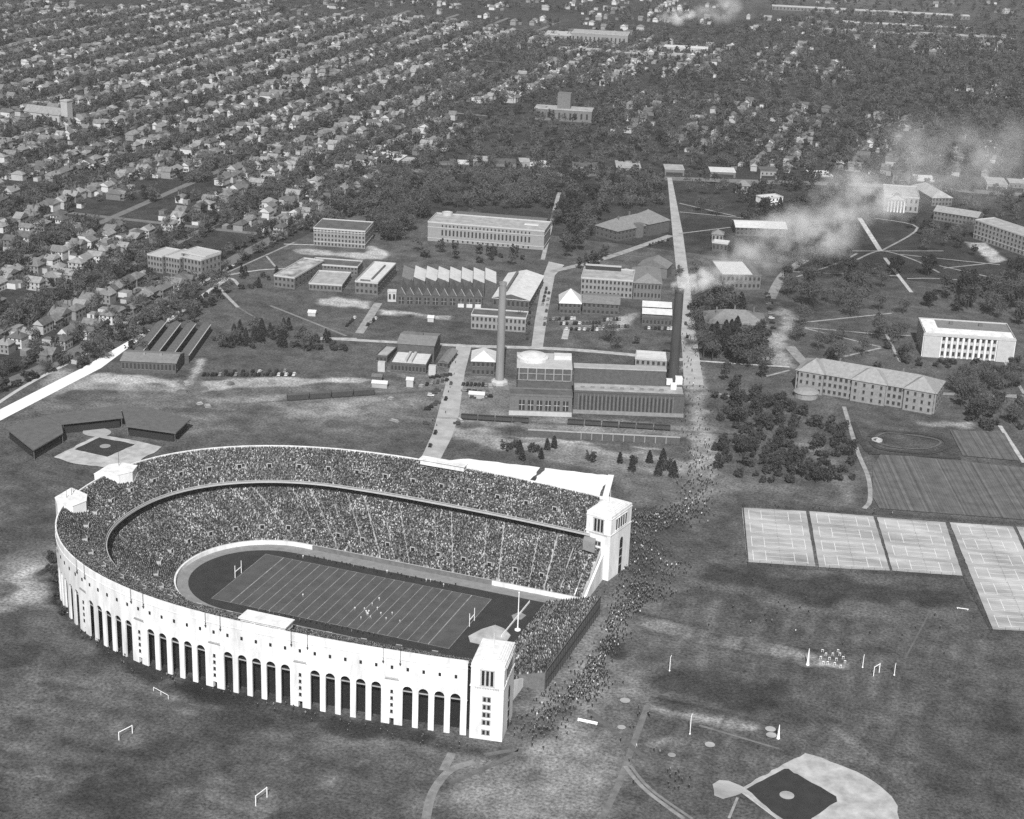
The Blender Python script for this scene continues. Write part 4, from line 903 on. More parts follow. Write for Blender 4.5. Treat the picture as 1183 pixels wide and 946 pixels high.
for o in list(scene.objects):
    if o.type == 'EMPTY' and o.get('category') in ('building', 'house', 'hut', 'shed'):
        for c in o.children:
            if c.name.split('.')[0] in ('wall', 'upper_wall', 'tall_wall') and c.type == 'MESH':
                xs = [v.co.x for v in c.data.vertices]; ys = [v.co.y for v in c.data.vertices]; BLD.append((o.location.x, o.location.y, o.rotation_euler.z, min(xs)-2, max(xs)+2, min(ys)-2, max(ys)+2))
def blocked(x, y):
    for bx, by, rz, x0, x1, y0, y1 in BLD:
        u, v = rot2(x-bx, y-by, -rz)
        if x0 < u < x1 and y0 < v < y1: return True
    return False
Z_ARB = 'in the planted arboretum between the main drive and the garden plots'; Z_N = 'in the bare wood behind the long pale hall'; Z_M = 'in the wood around the grey hipped hall'; Z_L = 'near the white library'; Z_O = 'on the lawn of the oval'; Z_T = 'around the old half-hidden brick hall'; Z_G = 'in the grove beyond the smoke'; Z_AV = 'in the row along the old avenue'; Z_ROW = 'in the hedge row north of the railway yard'; Z_Y = 'on the bank behind the stadium'; Z_S = 'by the sidewalk of the workshops'
scatter([(820, 475), (850, 462), (905, 462), (955, 492), (985, 515), (990, 555), (950, 562), (830, 555)], 150, ['bush', 'bush', 'bush', 'bush', 'leafy'], .8, Z_ARB, 1, 2.6)
for px, py, k, s in ((1035, 318, 'round', 1.0), (1028, 317, 'round', .8), (1072, 319, 'round', 1.15), (985, 320, 'leafy', 1.1), (1000, 318, 'leafy', .9), (992, 352, 'bare', 1), (1012, 320, 'bare', .8), (985, 345, 'round', 1.0), (810, 245, 'bare', 1.2), (828, 250, 'bare', 1.2), (1105, 280, 'bare', 1.1), (1078, 272, 'round', 1.0), (1092, 272, 'round', .9), (1065, 272, 'round', .85), (1108, 288, 'leafy', .9), (1170, 325, 'round', 1.2), (1180, 318, 'round', 1.1), (915, 340, 'bare', 1.1), (928, 378, 'bare', 1.2), (935, 350, 'bare', 1.1), (940, 345, 'leafy', 1), (955, 350, 'bare', 1), (970, 355, 'bare', 1.2), (1000, 345, 'leafy', .9), (920, 395, 'bare', 1.1), (1042, 415, 'bush', 1.4), (925, 315, 'bare', .9), (960, 412, 'bush', 1.6), (925, 388, 'bush', 1.1), (1015, 378, 'leafy', .8), (1030, 385, 'bush', 1.2), (1025, 403, 'bush', 1)): want(GP(px, py).x, GP(px, py).y, k, s, Z_O)
scatter([(893, 300), (985, 296), (1012, 325), (1035, 345), (1010, 385), (940, 398), (908, 352)], 22, ['bare', 'bare', 'bare', 'bare', 'leafy'], 1.35, Z_O, 31, 11)
scatter([(940, 400), (1045, 360), (1050, 425), (960, 425)], 14, ['bush', 'bare', 'bare'], 1.1, Z_O, 32, 8)
scatter([(1050, 262), (1125, 275), (1140, 300), (1060, 290)], 9, ['leafy', 'bare', 'round'], 1.0, Z_O, 33, 8)
scatter([(470, 188), (640, 196), (760, 204), (760, 212), (470, 204)], 60, ['bare', 'leafy'], .9, Z_N, 34, 5)
scatter([(1090, 340), (1183, 335), (1183, 378), (1120, 362), (1060, 358)], 30, ['leafy', 'round', 'bare', 'bare'], 1.2, Z_L, 2, 5)
scatter([(1105, 440), (1183, 432), (1183, 452), (1110, 472), (1095, 452)], 34, ['bush', 'leafy', 'bare', 'bare'], .9, Z_L, 3, 4)
scatter([(1110, 478), (1183, 470), (1183, 500), (1130, 500)], 22, ['bush', 'leafy', 'bare'], 1.0, Z_L, 4, 4)
scatter([(1060, 415), (1170, 422), (1165, 430), (1060, 426)], 14, ['bush'], .7, Z_L, 5, 4)
scatter([(803, 350), (830, 345), (885, 398), (902, 405), (890, 430), (830, 425), (806, 410)], 46, ['leafy', 'bare', 'bare', 'dark'], 1.4, Z_T, 6, 4)
for px, py in ((820, 408), (826, 405), (843, 402), (847, 406), (838, 410)): want(GP(px, py).x, GP(px, py).y, 'dark', 1.6, Z_T)
scatter([(800, 420), (880, 425), (885, 440), (870, 470), (815, 460)], 10, ['bush', 'leafy'], .8, Z_T, 7, 6)
scatter([(440, 200), (500, 205), (640, 208), (640, 243), (500, 241), (470, 280), (438, 285), (432, 245)], 330, ['bare', 'bare', 'leafy'], 1.0, Z_N, 8, 3.5)
scatter([(470, 290), (560, 294), (610, 300), (600, 308), (480, 300)], 16, ['leafy', 'bush', 'bare'], .8, Z_S, 9, 5)
scatter([(648, 205), (768, 212), (770, 245), (740, 240), (690, 255), (680, 285), (650, 300), (640, 260)], 170, ['bare', 'leafy', 'bare', 'round'], 1.0, Z_M, 10, 4)
scatter([(705, 285), (690, 310), (660, 312), (700, 300)], 8, ['leafy'], .8, Z_M, 11, 5)
scatter([(855, 235), (880, 215), (960, 200), (985, 215), (960, 240), (910, 255), (855, 262)], 62, ['dark', 'round', 'leafy', 'leafy'], 1.0, Z_G, 12, 6)
scatter([(380, 205), (440, 200), (435, 280), (425, 258), (370, 245), (345, 255)], 110, ['bare', 'leafy', 'bush'], .9, Z_N, 13, 5)
scatter([(790, 205), (860, 210), (855, 232), (790, 225)], 10, ['bare', 'leafy'], 1, Z_G, 14, 8)
scatter([(1000, 205), (1180, 222), (1183, 262), (1130, 252), (1070, 226), (1000, 222)], 40, ['leafy', 'bare', 'round'], .9, Z_G, 15, 8)
for k, (px, py, s) in enumerate(((585, 520, .75), (600, 525, .7), (603, 532, .6), (617, 523, .7), (632, 520, .55), (640, 518, .6), (683, 533, .8), (716, 535, .5), (730, 545, .75), (732, 535, .6), (750, 535, .6), (765, 540, .9), (772, 545, .9), (760, 550, .7), (778, 552, .8), (598, 518, .6), (625, 530, .5))):
    want(GP(px, py).x, GP(px, py).y, 'dark' if k % 3 else 'bush', s*(1 if k % 3 else 1.5), Z_Y)
scatter([(245, 398), (255, 385), (330, 380), (405, 402), (400, 410), (330, 405), (250, 408)], 46, ['bush', 'bush', 'bare', 'dark'], .85, Z_ROW, 16, 3)
scatter([(262, 330), (285, 315), (330, 320), (300, 335)], 8, ['dark', 'bush'], .7, Z_S, 17, 5)
scatter([(250, 335), (262, 345), (200, 372), (185, 370)], 14, ['bush'], .6, Z_AV, 18, 7)
for i in range(78):   # rows of street trees along the old avenue
    t_ = i/77; u = (-30+t_*430); v = 470-(t_**.93)*262-0
    a = GP(u, 470-(u+30)*0.58 if False else np.interp(u, [-40, 60, 150, 210, 262, 330, 400, 470], [462, 420, 372, 337, 304, 268, 230, 190]))
    for sgn in (-1, 1): want(a.x+sgn*9+random.uniform(-1, 1), a.y+random.uniform(-3, 3), random.choice(['bare', 'bush', 'leafy']), random.uniform(.5, .85), Z_AV)
scatter([(60, 630), (64, 660), (75, 720), (68, 700), (50, 650)], 9, ['bush'], .6, 'in rough ground at the closed end of the stadium', 19, 3)
for px, py, s in ((705, 398, 1.3), (712, 405, .9), (735, 398, .5), (600, 378, .9), (590, 380, .7), (545, 262, 1.2), (610, 270, 1.0), (830, 342, .6), (812, 330, .8), (805, 315, .9), (785, 320, .6)): want(GP(px, py).x, GP(px, py).y, 'bare', s, Z_S)

# ------------------------------------------------------------------ streets of houses north of the avenue and beyond the high street
E_DIR = Vector((-0.07, 0.9975, 0)); N_DIR = Vector((-0.9975, -0.07, 0)); ORG = Vector((-268, 60, 0))
def street_pt(n_, e_): return ORG+N_DIR*n_+E_DIR*e_
def visible(p, mx=60):
    q = PX(p); return -mx < q[0] < PW+mx and -mx < q[1] < PH+mx
HS_E = lambda p: p.y-(785+(p.x+380)*0.44)      # east of the high street when positive
def density(x, y): return float(vnoise(np.array([x+4000.]), np.array([y+4000.]), 160, 5)[0])
HOUSE_W = [mat('house_white', .46, .12, .4), mat('house_cream', .33, .12, .4), mat('house_grey', .2, .15, .4), mat('house_brick', .13, .2, .5)]
HOUSE_R = [mat('shingle_dark', .09, .3, .5), mat('shingle_grey', .14, .3, .5), mat('shingle_pale', .21, .25, .5)]
WN = ['white', 'cream', 'grey', 'dark brick']; RN = ['dark', 'grey', 'pale']
def house_geo(kind, W, D, H, rise):
    wl, rf = MB(), MB()
    wl.prism([(-W/2, -D/2), (W/2, -D/2), (W/2, D/2), (-W/2, D/2)], 0, H-.3, 0)
    roof_shape(rf, {'gabled': 'gabley', 'hipped': 'hip', 'cross-gabled': 'gablex'}[kind], W, D, H, rise, .5, 0, -W/2, -D/2, 1)
    if kind == 'cross-gabled':
        wl.prism([(-W/4, -D/2-2.2), (W/4, -D/2-2.2), (W/4, -D/2), (-W/4, -D/2)], 0, H-.35, 0); roof_shape(rf, 'gabley', W/2, D/2+2.2, H-.05, rise*.8, .4, 0, -W/4, -D/2-2.2, 1)
    return wl, rf
HP = {}
def house_proto(kind, wi, ri):
    k = (kind, wi, ri)
    if k in HP: return HP[k]
    wl, rf = house_geo(kind, 8.0, 10.2, 5.9, 3.3 if kind != 'hipped' else 2.7)
    wm_, rm_ = wl.mesh('house_wall', HOUSE_W[wi]), rf.mesh('house_roof', [HOUSE_R[ri], HOUSE_W[wi]])
    cb = MB(); cb.box((2.2, 1.5, 6.5), (.9, .9, 4.2)); ch = cb.mesh('chimney', M_BRICK2)
    pb = MB(); pb.box((0, -6.3, 2.5), (7.2, 2.3, .35), 0)
    for x in (-3.3, 0, 3.3): pb.box((x, -7.2, 0), (.28, .28, 2.5), 1)
    pb.box((0, -6.3, 0), (7.2, 2.3, .45), 1); po = pb.mesh('porch', [HOUSE_R[ri], HOUSE_W[wi]])
    wb = []
    for z in (1.1, 3.9):
        for x in (-2.6, 0, 2.6): wb.append((x, -5.1, z, 0))
        for y in (-3.2, .2, 3.4): wb += [(4.0, y, z, math.pi/2), (-4.0, y, z, -math.pi/2)]
    HP[k] = (wm_, rm_, ch, po, wb); return HP[k]
HWIN = window_mesh(1.1, 1.5, False)
HOUSES = []
rr = random.Random(11)
n0 = 14
for row in range(60):
    blk, side = divmod(row, 2)
    n_ = 24+blk*82+side*29
    e_ = 20+rr.uniform(0, 8)
    while e_ < 2700:
        p = street_pt(n_+rr.gauss(0, 3.2), e_); e_ += rr.choice([rr.uniform(9.8, 12.5), rr.uniform(10, 12.5), rr.uniform(11, 17)])
        if not visible(p, 40): continue
        if density(p.x, p.y) < .17 or rr.random() < .06: continue
        q = PX(p)
        if 85 < q[0] < 200 and 236 < q[1] < 262 or (0 < q[0] < 60 and 210 < q[1] < 228) or (q[0] < 60 and 338 < q[1] < 352): continue
        if 163 < q[0] < 255 and 282 < q[1] < 322: continue
        HOUSES.append((p, math.atan2(E_DIR.y, E_DIR.x)+(math.pi/2 if side else -math.pi/2)+math.pi/2*0))
for blk in range(-1, 17):      # streets beyond the high street, south of the avenue's line
    for side in (0, 1):
        n_ = -45-blk*92+side*30; e_ = 700
        while e_ < 2700:
            p = street_pt(n_+rr.uniform(-3, 3), e_); e_ += rr.uniform(12, 17)
            if HS_E(p) < 26 or not visible(p, 40): continue
            if density(p.x, p.y) < .42 or rr.random() < .2+.3*(p.x > 150): continue
            HOUSES.append((p, math.atan2(E_DIR.y, E_DIR.x)+(math.pi/2 if side else -math.pi/2)))
def open_top(p): q = PX(p); return q[1] < 34+14*math.sin(q[0]*.011) and q[0] > 330 or q[1] < 10
HOUSES = [h for h in HOUSES if not blocked(h[0].x, h[0].y) and not (open_top(h[0]) and rr.random() < .88)]
HOUSES.sort(key=lambda h: (h[0]-Vector(CAM)).length)
def house_style(i, p):
    k = rr.random(); kind = 'gabled' if k < .45 else ('hipped' if k < .8 else 'cross-gabled')
    east = p.x > -250
    wi = rr.choices([0, 1, 2, 3], [.38, .3, .2, .12] if not east else [.18, .22, .34, .26])[0]; ri = rr.choices([0, 1, 2], [.25, .4, .35] if not east else [.45, .4, .15])[0]
    return kind, wi, ri
far = {}
N_IND = 270
def nth(n): return {1: 'first', 2: 'second', 3: 'third', 4: 'fourth', 5: 'fifth', 6: 'sixth', 7: 'seventh', 8: 'eighth'}.get(n, 'far')
for i, (p, rz) in enumerate(HOUSES):
    kind, wi, ri = house_style(i, p); f_ = .92 if (p-Vector(CAM)).length > 1600 else 1; sc = (f_*rr.uniform(.8, 1.2), f_*rr.uniform(.85, 1.3), f_*rr.uniform(.82, 1.15)); rz += rr.choice([0, 0, math.pi/2])*1+rr.uniform(-.03, .03)
    if i < N_IND:
        wm_, rm_, ch, po, wb = house_proto(kind, wi, ri)
        nn = (p-ORG).dot(N_DIR)-10; nrow = max(1, int(nn//82)*2+1+(nn % 82 > 28))
        chim, porch = rr.random() < .55, rr.random() < .6
        lab = '%s %s house with %s roof%s in %s row off the avenue' % (WN[wi], kind, RN[ri], ', chimney and porch' if chim and porch else (' and chimney' if chim else (' and porch' if porch else '')), nth(nrow))
        t = thing('frame_house' if wi < 3 else 'brick_house', lab, 'house', p, rz, 'houses in the streets off the avenue'); t.scale = sc
        link('wall', wm_, t); r = link('roof', rm_, t)
        if chim: link('chimney', ch, r)
        if porch: link('porch', po, t)
        if i < 90:
            for x, y, z, a in wb: link('window', HWIN, t, (x, y, z), a)
    else: far.setdefault((kind, wi, ri), []).append((p, rz, sc))
FV, FF, FM, off = [], [], [], 0
HM = HOUSE_W+HOUSE_R
for (kind, wi, ri), lst in far.items():
    wl, rf = house_geo(kind, 8.0, 10.2, 5.9, 3.3 if kind != 'hipped' else 2.7); vs_, fs_, ms_ = [], [], []
    for mb_, mm in ((wl, [wi]), (rf, [4+ri, wi])):
        b0 = len(vs_); vs_ += mb_.v
        for f, m in zip(mb_.f, mb_.m):
            f = [b0+q for q in f]; fs_.append(f if len(f) == 4 else f+[f[-1]]); ms_.append(mm[m])
    # triangles are closed with a doubled ridge vertex so that every face is a quad
    q = np.array(vs_)
    for p, rz, sc in lst:
        c, s = math.cos(rz), math.sin(rz); x, y = q[:, 0]*sc[0], q[:, 1]*sc[1]
        FV.append(np.stack([p.x+x*c-y*s, p.y+x*s+y*c, q[:, 2]*sc[2]], 1)); FF.append((fs_, off)); FM += ms_; off += len(q)
bmv = np.concatenate(FV); polys = [tuple(dict.fromkeys(np.add(f, o_).tolist())) for fs_, o_ in FF for f in fs_]
me = bpy.data.meshes.new('distant_houses'); me.from_pydata(bmv.tolist(), [], polys)
for m in HM: me.materials.append(m)
me.polygons.foreach_set('material_index', FM); me.update()
tag(link('distant_houses', me), 'mass of small houses filling the far streets up to the top of the picture', 'houses', kind='stuff')
gb = MB(); gr = random.Random(5)
for p, rz in HOUSES[:2600]:
    for _ in range(gr.choice([0, 1, 1, 2])):
        q = p+E_DIR*gr.uniform(-5, 5)+N_DIR*gr.choice([-1, 1])*gr.uniform(11, 19); gb.box((q.x, q.y, 0), (gr.uniform(4, 7), gr.uniform(5, 9), gr.uniform(2.6, 4)), gr.choice([0, 1, 2, 3]), rz, gr.choice([4, 5, 6, 6]), False)
tag(gb.build('back_sheds', HM), 'scattered small sheds and garages in the back yards of the houses', 'sheds', kind='stuff')
# streets between the rows
for blk in range(0, 9):
    n_ = 79+blk*82; P = [street_pt(n_, e_) for e_ in range(20, 1900, 60)]; P = [p for p in P if visible(p, 80)]
    if len(P) > 2: ribbon('street', [('M', p.x, p.y) for p in P], 7, mat('macadam', .14, .25, .2), .03+.002*blk)
for e_ in range(100, 1500, 190):
    P = [street_pt(n_, e_) for n_ in range(14, 1100, 60)]; P = [p for p in P if visible(p, 80)]
    if len(P) > 2: ribbon('street', [('M', p.x, p.y) for p in P], 7, mat('macadam', .14, .25, .2), .05+.00001*e_)
# brick apartment row and church
for k, (A, B, T) in enumerate((((171, 313), (188, 316), (171, 294)), ((192, 315), (208, 318), (192, 296)), ((213, 319), (233, 323), (213, 297)), ((238, 320), (256, 314), (238, 297)))):
    bld('apartment_house', ['leftmost light brick apartment house of the row by the avenue', 'second light brick apartment house from the left in the row by the avenue', 'third light brick apartment house from the left in the row by the avenue', 'light brick apartment house at the corner end of the row by the avenue'][k], A, B, T, d=22, wall=mat('apartment_brick', .17, .2, .5), rmat=M_STONE2, floors=3, bays=5, side=5, group='apartment houses by the avenue')
p = GP(78, 144); t = thing('church', 'church with a tall square pale tower among the far houses', 'church', p, R(-4))
b = MB(); b.prism([(-4, -4), (4, -4), (4, 4), (-4, 4)], 0, 24); b.box((0, 0, 24), (9, 9, 1)); b.build('tower', HOUSE_W[1], t)
b = MB(); b.prism([(-48, -7), (-4.2, -7), (-4.2, 7), (-48, 7)], 0, 9.6); b.build('nave_wall', HOUSE_W[1], t); b = MB(); roof_shape(b, 'gablex', 43.8, 14, 10, 6, .6, 0, -48.2, -7, 1); b.build('nave_roof', [HOUSE_R[2], HOUSE_W[1]], t)
for k in range(7): link('window', window_mesh(1.6, 4.5), t, (-44+k*6, -7, 2.5))
# shops along the high street
HSP = [GP(px, py) for px, py in ((300, 176), (400, 190), (480, 197), (640, 201), (850, 209), (1010, 214), (1200, 226))]
SH = []
for i in range(len(HSP)-1):
    a, b_ = HSP[i], HSP[i+1]; L = (b_-a).length; d = (b_-a)/L; s = 0
    while s < L-10:
        wd = rr.uniform(9, 26)
        if rr.random() < .55: SH.append((a+d*(s+wd/2), math.atan2(d.y, d.x), wd))
        s += wd+rr.uniform(0, 6)
for k, (p, rz, wd) in enumerate(SH):
    nrm = Vector((-math.sin(rz), math.cos(rz), 0)); base = p+nrm*13; h_ = rr.uniform(4, 8); dp = rr.uniform(16, 30)
    if blocked(base.x, base.y): continue
    wmat = rr.choice([HOUSE_W[2], HOUSE_W[3], HOUSE_W[3], M_STONE]); rmat = rr.choice([M_TAR, M_GRAVEL, M_GRAVEL, M_LROOF])
    t = thing('shop_building', '%s shop building with %s flat roof in the row along the high street' % ({'house_cream': 'cream', 'house_grey': 'grey', 'house_brick': 'dark brick', 'grey_stone': 'stone'}[wmat.name], {'tar_roof': 'dark', 'gravel_roof': 'grey', 'pale_roof': 'pale'}[rmat.name]), 'shop', base, rz, 'shop buildings along the high street')
    b = MB(); b.prism([(-wd/2, 0), (wd/2, 0), (wd/2, dp), (-wd/2, dp)], 0, h_); b.build('wall', wmat, t)
    b = MB(); b.prism([(-wd/2-.2, -.2), (wd/2+.2, -.2), (wd/2+.2, dp+.2), (-wd/2-.2, dp+.2)], h_, h_+.6); b.build('roof', rmat, t)
    b = MB(); b.box((0, -.1, .4), (wd*.85, .3, 2.6)); b.build('shop_window', M_GLASS, t)
    for q in range(int(wd//4)): link('window', window_mesh(1.2, 1.8, False), t, (-wd/2+2+q*4, 0, 4.2)) if h_ > 7 else None
# far landmarks
def block(name, label, cat, px, py, w_, d_, h_, wm_, rm_, tower=None):
    t = thing(name, label, cat, GP(px, py), R(12)); b = MB(); b.prism([(-w_/2, 0), (w_/2, 0), (w_/2, d_), (-w_/2, d_)], 0, h_); b.build('wall', wm_, t); b = MB(); b.prism([(-w_/2-.3, -.3), (w_/2+.3, -.3), (w_/2+.3, d_+.3), (-w_/2-.3, d_+.3)], h_, h_+.8); b.build('roof', rm_, t)
    if tower: b = MB(); b.box((0, d_/2, h_), (tower, tower, tower*1.2)); b.build('tower', wm_, t)
    for k in range(int(w_//6)): link('window', window_mesh(2, h_*.5, False), t, (-w_/2+3+k*6, 0, h_*.25))
block('school', 'far pale school with a square central tower right of the top middle', 'school', 650, 140, 62, 22, 12, HOUSE_W[3], M_GRAVEL, 14)
block('factory', 'far factory with long white roof under the steam plume', 'factory', 665, 50, 90, 40, 10, HOUSE_W[2], M_STONE2); block('factory', 'far grey factory right of the white-roofed factory', 'factory', 692, 53, 80, 40, 16, HOUSE_W[2], M_GRAVEL)
block('warehouse', 'far low pale warehouse below the white-roofed factory', 'warehouse', 715, 66, 190, 25, 6, HOUSE_W[3], M_GRAVEL); block('warehouse', 'far white-roofed shed at the top near the steam', 'warehouse', 792, 62, 60, 18, 8, HOUSE_W[1], M_LROOF)
for px, py, w_, s in ((1005, 17, 330, 'longest far pale train shed near the top edge right'), (1050, 34, 210, 'second far pale train shed below the longest one'), (1010, 42, 230, 'broad far grey goods shed in the railway yard'), (1110, 46, 150, 'far grey goods shed at the right of the railway yard')):
    block('goods_shed', s, 'shed', px, py, w_, 18, 6, HOUSE_W[3], M_GRAVEL if 'grey' in s else M_STONE2)
# yard trees between the houses
tr = random.Random(21); YT = []
for (p, rz) in HOUSES:
    far_ = (p-Vector(CAM)).length > 1500
    east = p.x > -250
    nn = (p-ORG).dot(N_DIR)
    for q in range(4 if far_ else 6):
        if nn > 0: off = (79 if (nn-10) % 82 > 28 else -3)-((nn-10) % 82)-10+tr.gauss(0, 8)
        else: off = tr.uniform(-46, 46)
        if q < 2: off = tr.uniform(-30, 30)
        t_ = p+N_DIR*off+E_DIR*tr.uniform(-9, 9); YT.append((t_.x, t_.y, tr.choice(['bare', 'bare', 'bare', 'bare', 'leafy', 'round', 'bush']), tr.uniform(.5, 1.0)))
for q in range(30000):
    p = Vector((tr.uniform(-1500, 1000), tr.uniform(700, 2700), 0))
    if HS_E(p) < 25 and p.x > -330 or not visible(p, 30): continue
    dn = density(p.x, p.y)
    if open_top(p) and tr.random() < .6: continue
    if (dn < .45 and tr.random() < .6 or p.x > -250 and tr.random() < .5+.4*(p.x > 100)): YT.append((p.x, p.y, tr.choice(['bare', 'bare', 'bare', 'leafy', 'round']), tr.uniform(.65, 1.2)))
for x, y, k, s in YT: want(x, y, k, s, None)
cam2 = Vector(CAM)
TREES = [t for t in TREES if visible(Vector((t[0], t[1], 0)), 40)]
# individuals: the ones that show largest
TREES.sort(key=lambda t: (Vector((t[0], t[1], 0))-cam2).length/(t[3]*(6 if t[2] == 'bush' else 13)) if t[4] else 1e9+(Vector((t[0], t[1], 0))-cam2).length)
LAB = {'bare': 'bare twiggy tree', 'leafy': 'loose-leaved tree', 'dark': 'dark pointed evergreen', 'round': 'dense dark rounded tree', 'bush': 'dark bushy shrub'}
for t in TREES[:296]:
    x, y, k, s, z = t; pr = tr.choice(PROTO[k]); size = ' small' if s < .75 else (' big' if s > 1.05 else '')
    o = pr if pr not in used_proto else dup(pr, (0, 0, 0), 0)
    used_proto.add(pr); o.location = (x, y, 0); o.rotation_euler = (0, 0, tr.uniform(0, 6.28)); o.scale = (s*tr.uniform(.9, 1.1), s*tr.uniform(.9, 1.1), s)
    o['label'] = (size+' '+LAB[k]).strip()+' '+(z or 'among the houses north of the avenue'); o['category'] = 'shrub' if k == 'bush' else 'tree'; o['group'] = ('shrubs ' if k == 'bush' else 'trees ')+(z or 'among the houses')
for prs in PROTO.values():
    for pr in prs:
        if pr not in used_proto:
            for c in list(pr.children): bpy.data.objects.remove(c)
            bpy.data.objects.remove(pr)
rng = np.random.default_rng(3); buckets = {}
CP = {k: [crown_points('bare' if k == 'bare' else ('dark' if k == 'dark' else ('bush' if k == 'bush' else 'leafy')), 6 if k == 'bush' else (12 if k == 'dark' else 13), 900, rng) for _ in range(6)] for k in PROTO}
MI_ = {'bare': 0, 'leafy': 1, 'dark': 2, 'round': 2, 'bush': 3}
VV, MM = [], []
for x, y, k, s, z in TREES[296:]:
    d = math.hypot(x-CAM[0], y-CAM[1]); n_ = int(np.clip(190*(900/d)**1.3, 34, 190)); C = CP[k][rng.integers(6)][rng.integers(0, 900, n_)]*s
    a = rng.random()*6.28; C = np.stack([C[:, 0]*math.cos(a)-C[:, 1]*math.sin(a)+x, C[:, 0]*math.sin(a)+C[:, 1]*math.cos(a)+y, C[:, 2]], 1)
    V, F = leaf_quads(C, (1.0 if k != 'bare' else 1.9)*(190/n_)**.5*.95, rng, .17 if k == 'bare' else .8); VV.append(V); MM.append(np.full(n_, MI_[k]))
    # trunk as a slim upright sliver cross
    r = .16*s; V2 = np.array([(x-r, y, 0), (x+r, y, 0), (x+r*.5, y, 6*s), (x-r*.5, y, 6*s), (x, y-r, 0), (x, y+r, 0), (x, y+r*.5, 6*s), (x, y-r*.5, 6*s)])
    VV.append(V2); MM.append(np.full(2, 4))
V = np.concatenate(VV); o = link('distant_trees', np_mesh('distant_trees', V, np.arange(len(V)).reshape(-1, 4), np.concatenate(MM), [M_TWIG, M_LEAF, M_DARKLEAF, M_BUSH, M_BARK]))
tag(o, 'mass of bare and leafy trees between the far streets and in the woods', 'woods', kind='stuff')
# ------------------------------------------------------------------ courts, diamonds, gardens
ZL = [0.30]
def nz(): ZL[0] += .004; return ZL[0]
def fsheet(n_, pts, m): return sheet(n_, pts, m, nz(), {'diamond_clay': .3, 'diamond_turf': .2, 'tennis_court': .07, 'forecourt': .3, 'home_plate_clay': .3}.get(n_, 0))
fsheet('forecourt', [('M', -24, 164), ('M', -14, 171), ('M', 24, 175.6), ('M', 26, 146), ('M', -24, 146)], M_ROADW); fsheet('forecourt', [('M', 26.5, 176), ('M', 60, 180.5), ('M', 64, 147), ('M', 28.2, 146)], M_ROADW)
ribbon('path', [(706, 549), (697, 584)], 3, M_ROADW, nz())
paint_dark = mat('clipped_turf', .04, .3, .4)
def world_quad(*px): return [GP(*p) for p in px]
def tennis(px, n_c, name='tennis_court'):
    Q = world_quad(*px); z = nz(); fsheet(name, px, M_COURT); b = MB(); z2 = nz()
    a, b1, c, d = Q            # a,b along the far side, c,d along the near side
    def at(u, v): p = a.lerp(b1, u).lerp(d.lerp(c, u), v); return (p.x, p.y, z2)
    def ln(u0, v0, u1, v1, th=.09):
        p, q = Vector(at(u0, v0)), Vector(at(u1, v1)); n_ = (q-p).normalized(); n_ = Vector((-n_.y, n_.x, 0))*th; b.face([p-n_, q-n_, q+n_, p+n_])
    for k in range(n_c):
        v0, v1 = (k+.14)/n_c, (k+.86)/n_c
        for v in (v0, v1, v0*.88+v1*.12, v0*.12+v1*.88): ln(.1, v, .9, v)
        for u in (.1, .9, .29, .71): ln(u, v0, u, v1)
        ln(.29, (v0+v1)/2, .71, (v0+v1)/2)
    o = b.build('court_lines', M_LINE); o['kind'] = 'structure'
    for k in range(n_c):
        v0, v1 = (k+.1)/n_c, (k+.9)/n_c; p, q = Vector(at(.5, v0)), Vector(at(.5, v1)); t = thing('tennis_net', 'low tennis net across a pale court in the court rows', 'net', p, 0, 'nets of the tennis courts'); e = q-p
        m_ = MB(); m_.tube((0, 0, 0), (0, 0, 1.0), .05, .05, 5); m_.tube((e.x, e.y, 0), (e.x, e.y, 1.0), .05, .05, 5); m_.build('post', M_STONE, t)
        m_ = MB(); m_.face([(0, 0, .7), (e.x, e.y, .7), (e.x, e.y, .95), (0, 0, .95)]); m_.build('netting', M_COURT, t)
tennis([(857, 587), (931, 591), (942, 655), (863, 650)], 4); tennis([(935, 591), (1009, 597), (1028, 660), (946, 656)], 4); tennis([(1013, 598), (1092, 604), (1112, 666), (1031, 660)], 4); tennis([(1097, 604), (1170, 609), (1228, 732), (1147, 728)], 7); tennis([(1174, 609), (1250, 614), (1310, 736), (1232, 732)], 7)
def wire_fence(pts, h, label):
    P = [GP(*p) for p in pts]; t = thing('wire_fence', label, 'fence', P[0])
    for a, b_ in zip(P, P[1:]):
        L = (b_-a).length; n_ = max(1, int(L/5))
        m_ = MB()
        for k in range(n_+1):
            p = a.lerp(b_, k/n_)-P[0]; m_.tube((p.x, p.y, 0), (p.x, p.y, h), .09, .07, 5)
        m_.build('fence_posts', M_STEEL, t)
        m_ = MB(); nrm = Vector((-(b_-a).y, (b_-a).x, 0)).normalized()
        for z in np.linspace(.2, h, 8): p, q = a-P[0], b_-P[0]; m_.tube((p.x, p.y, z), (q.x, q.y, z), .035, .035, 4)
        m_.build('fence_wires', M_STEEL, t)
wire_fence([(858, 586), (864, 653), (945, 659), (1113, 669), (1145, 731), (1240, 735)], 3, 'dark wire fence along the near edge of the pale tennis courts'); wire_fence([(860, 585), (1012, 595), (1183, 607)], 3, 'dark wire fence along the far edge of the pale tennis courts')
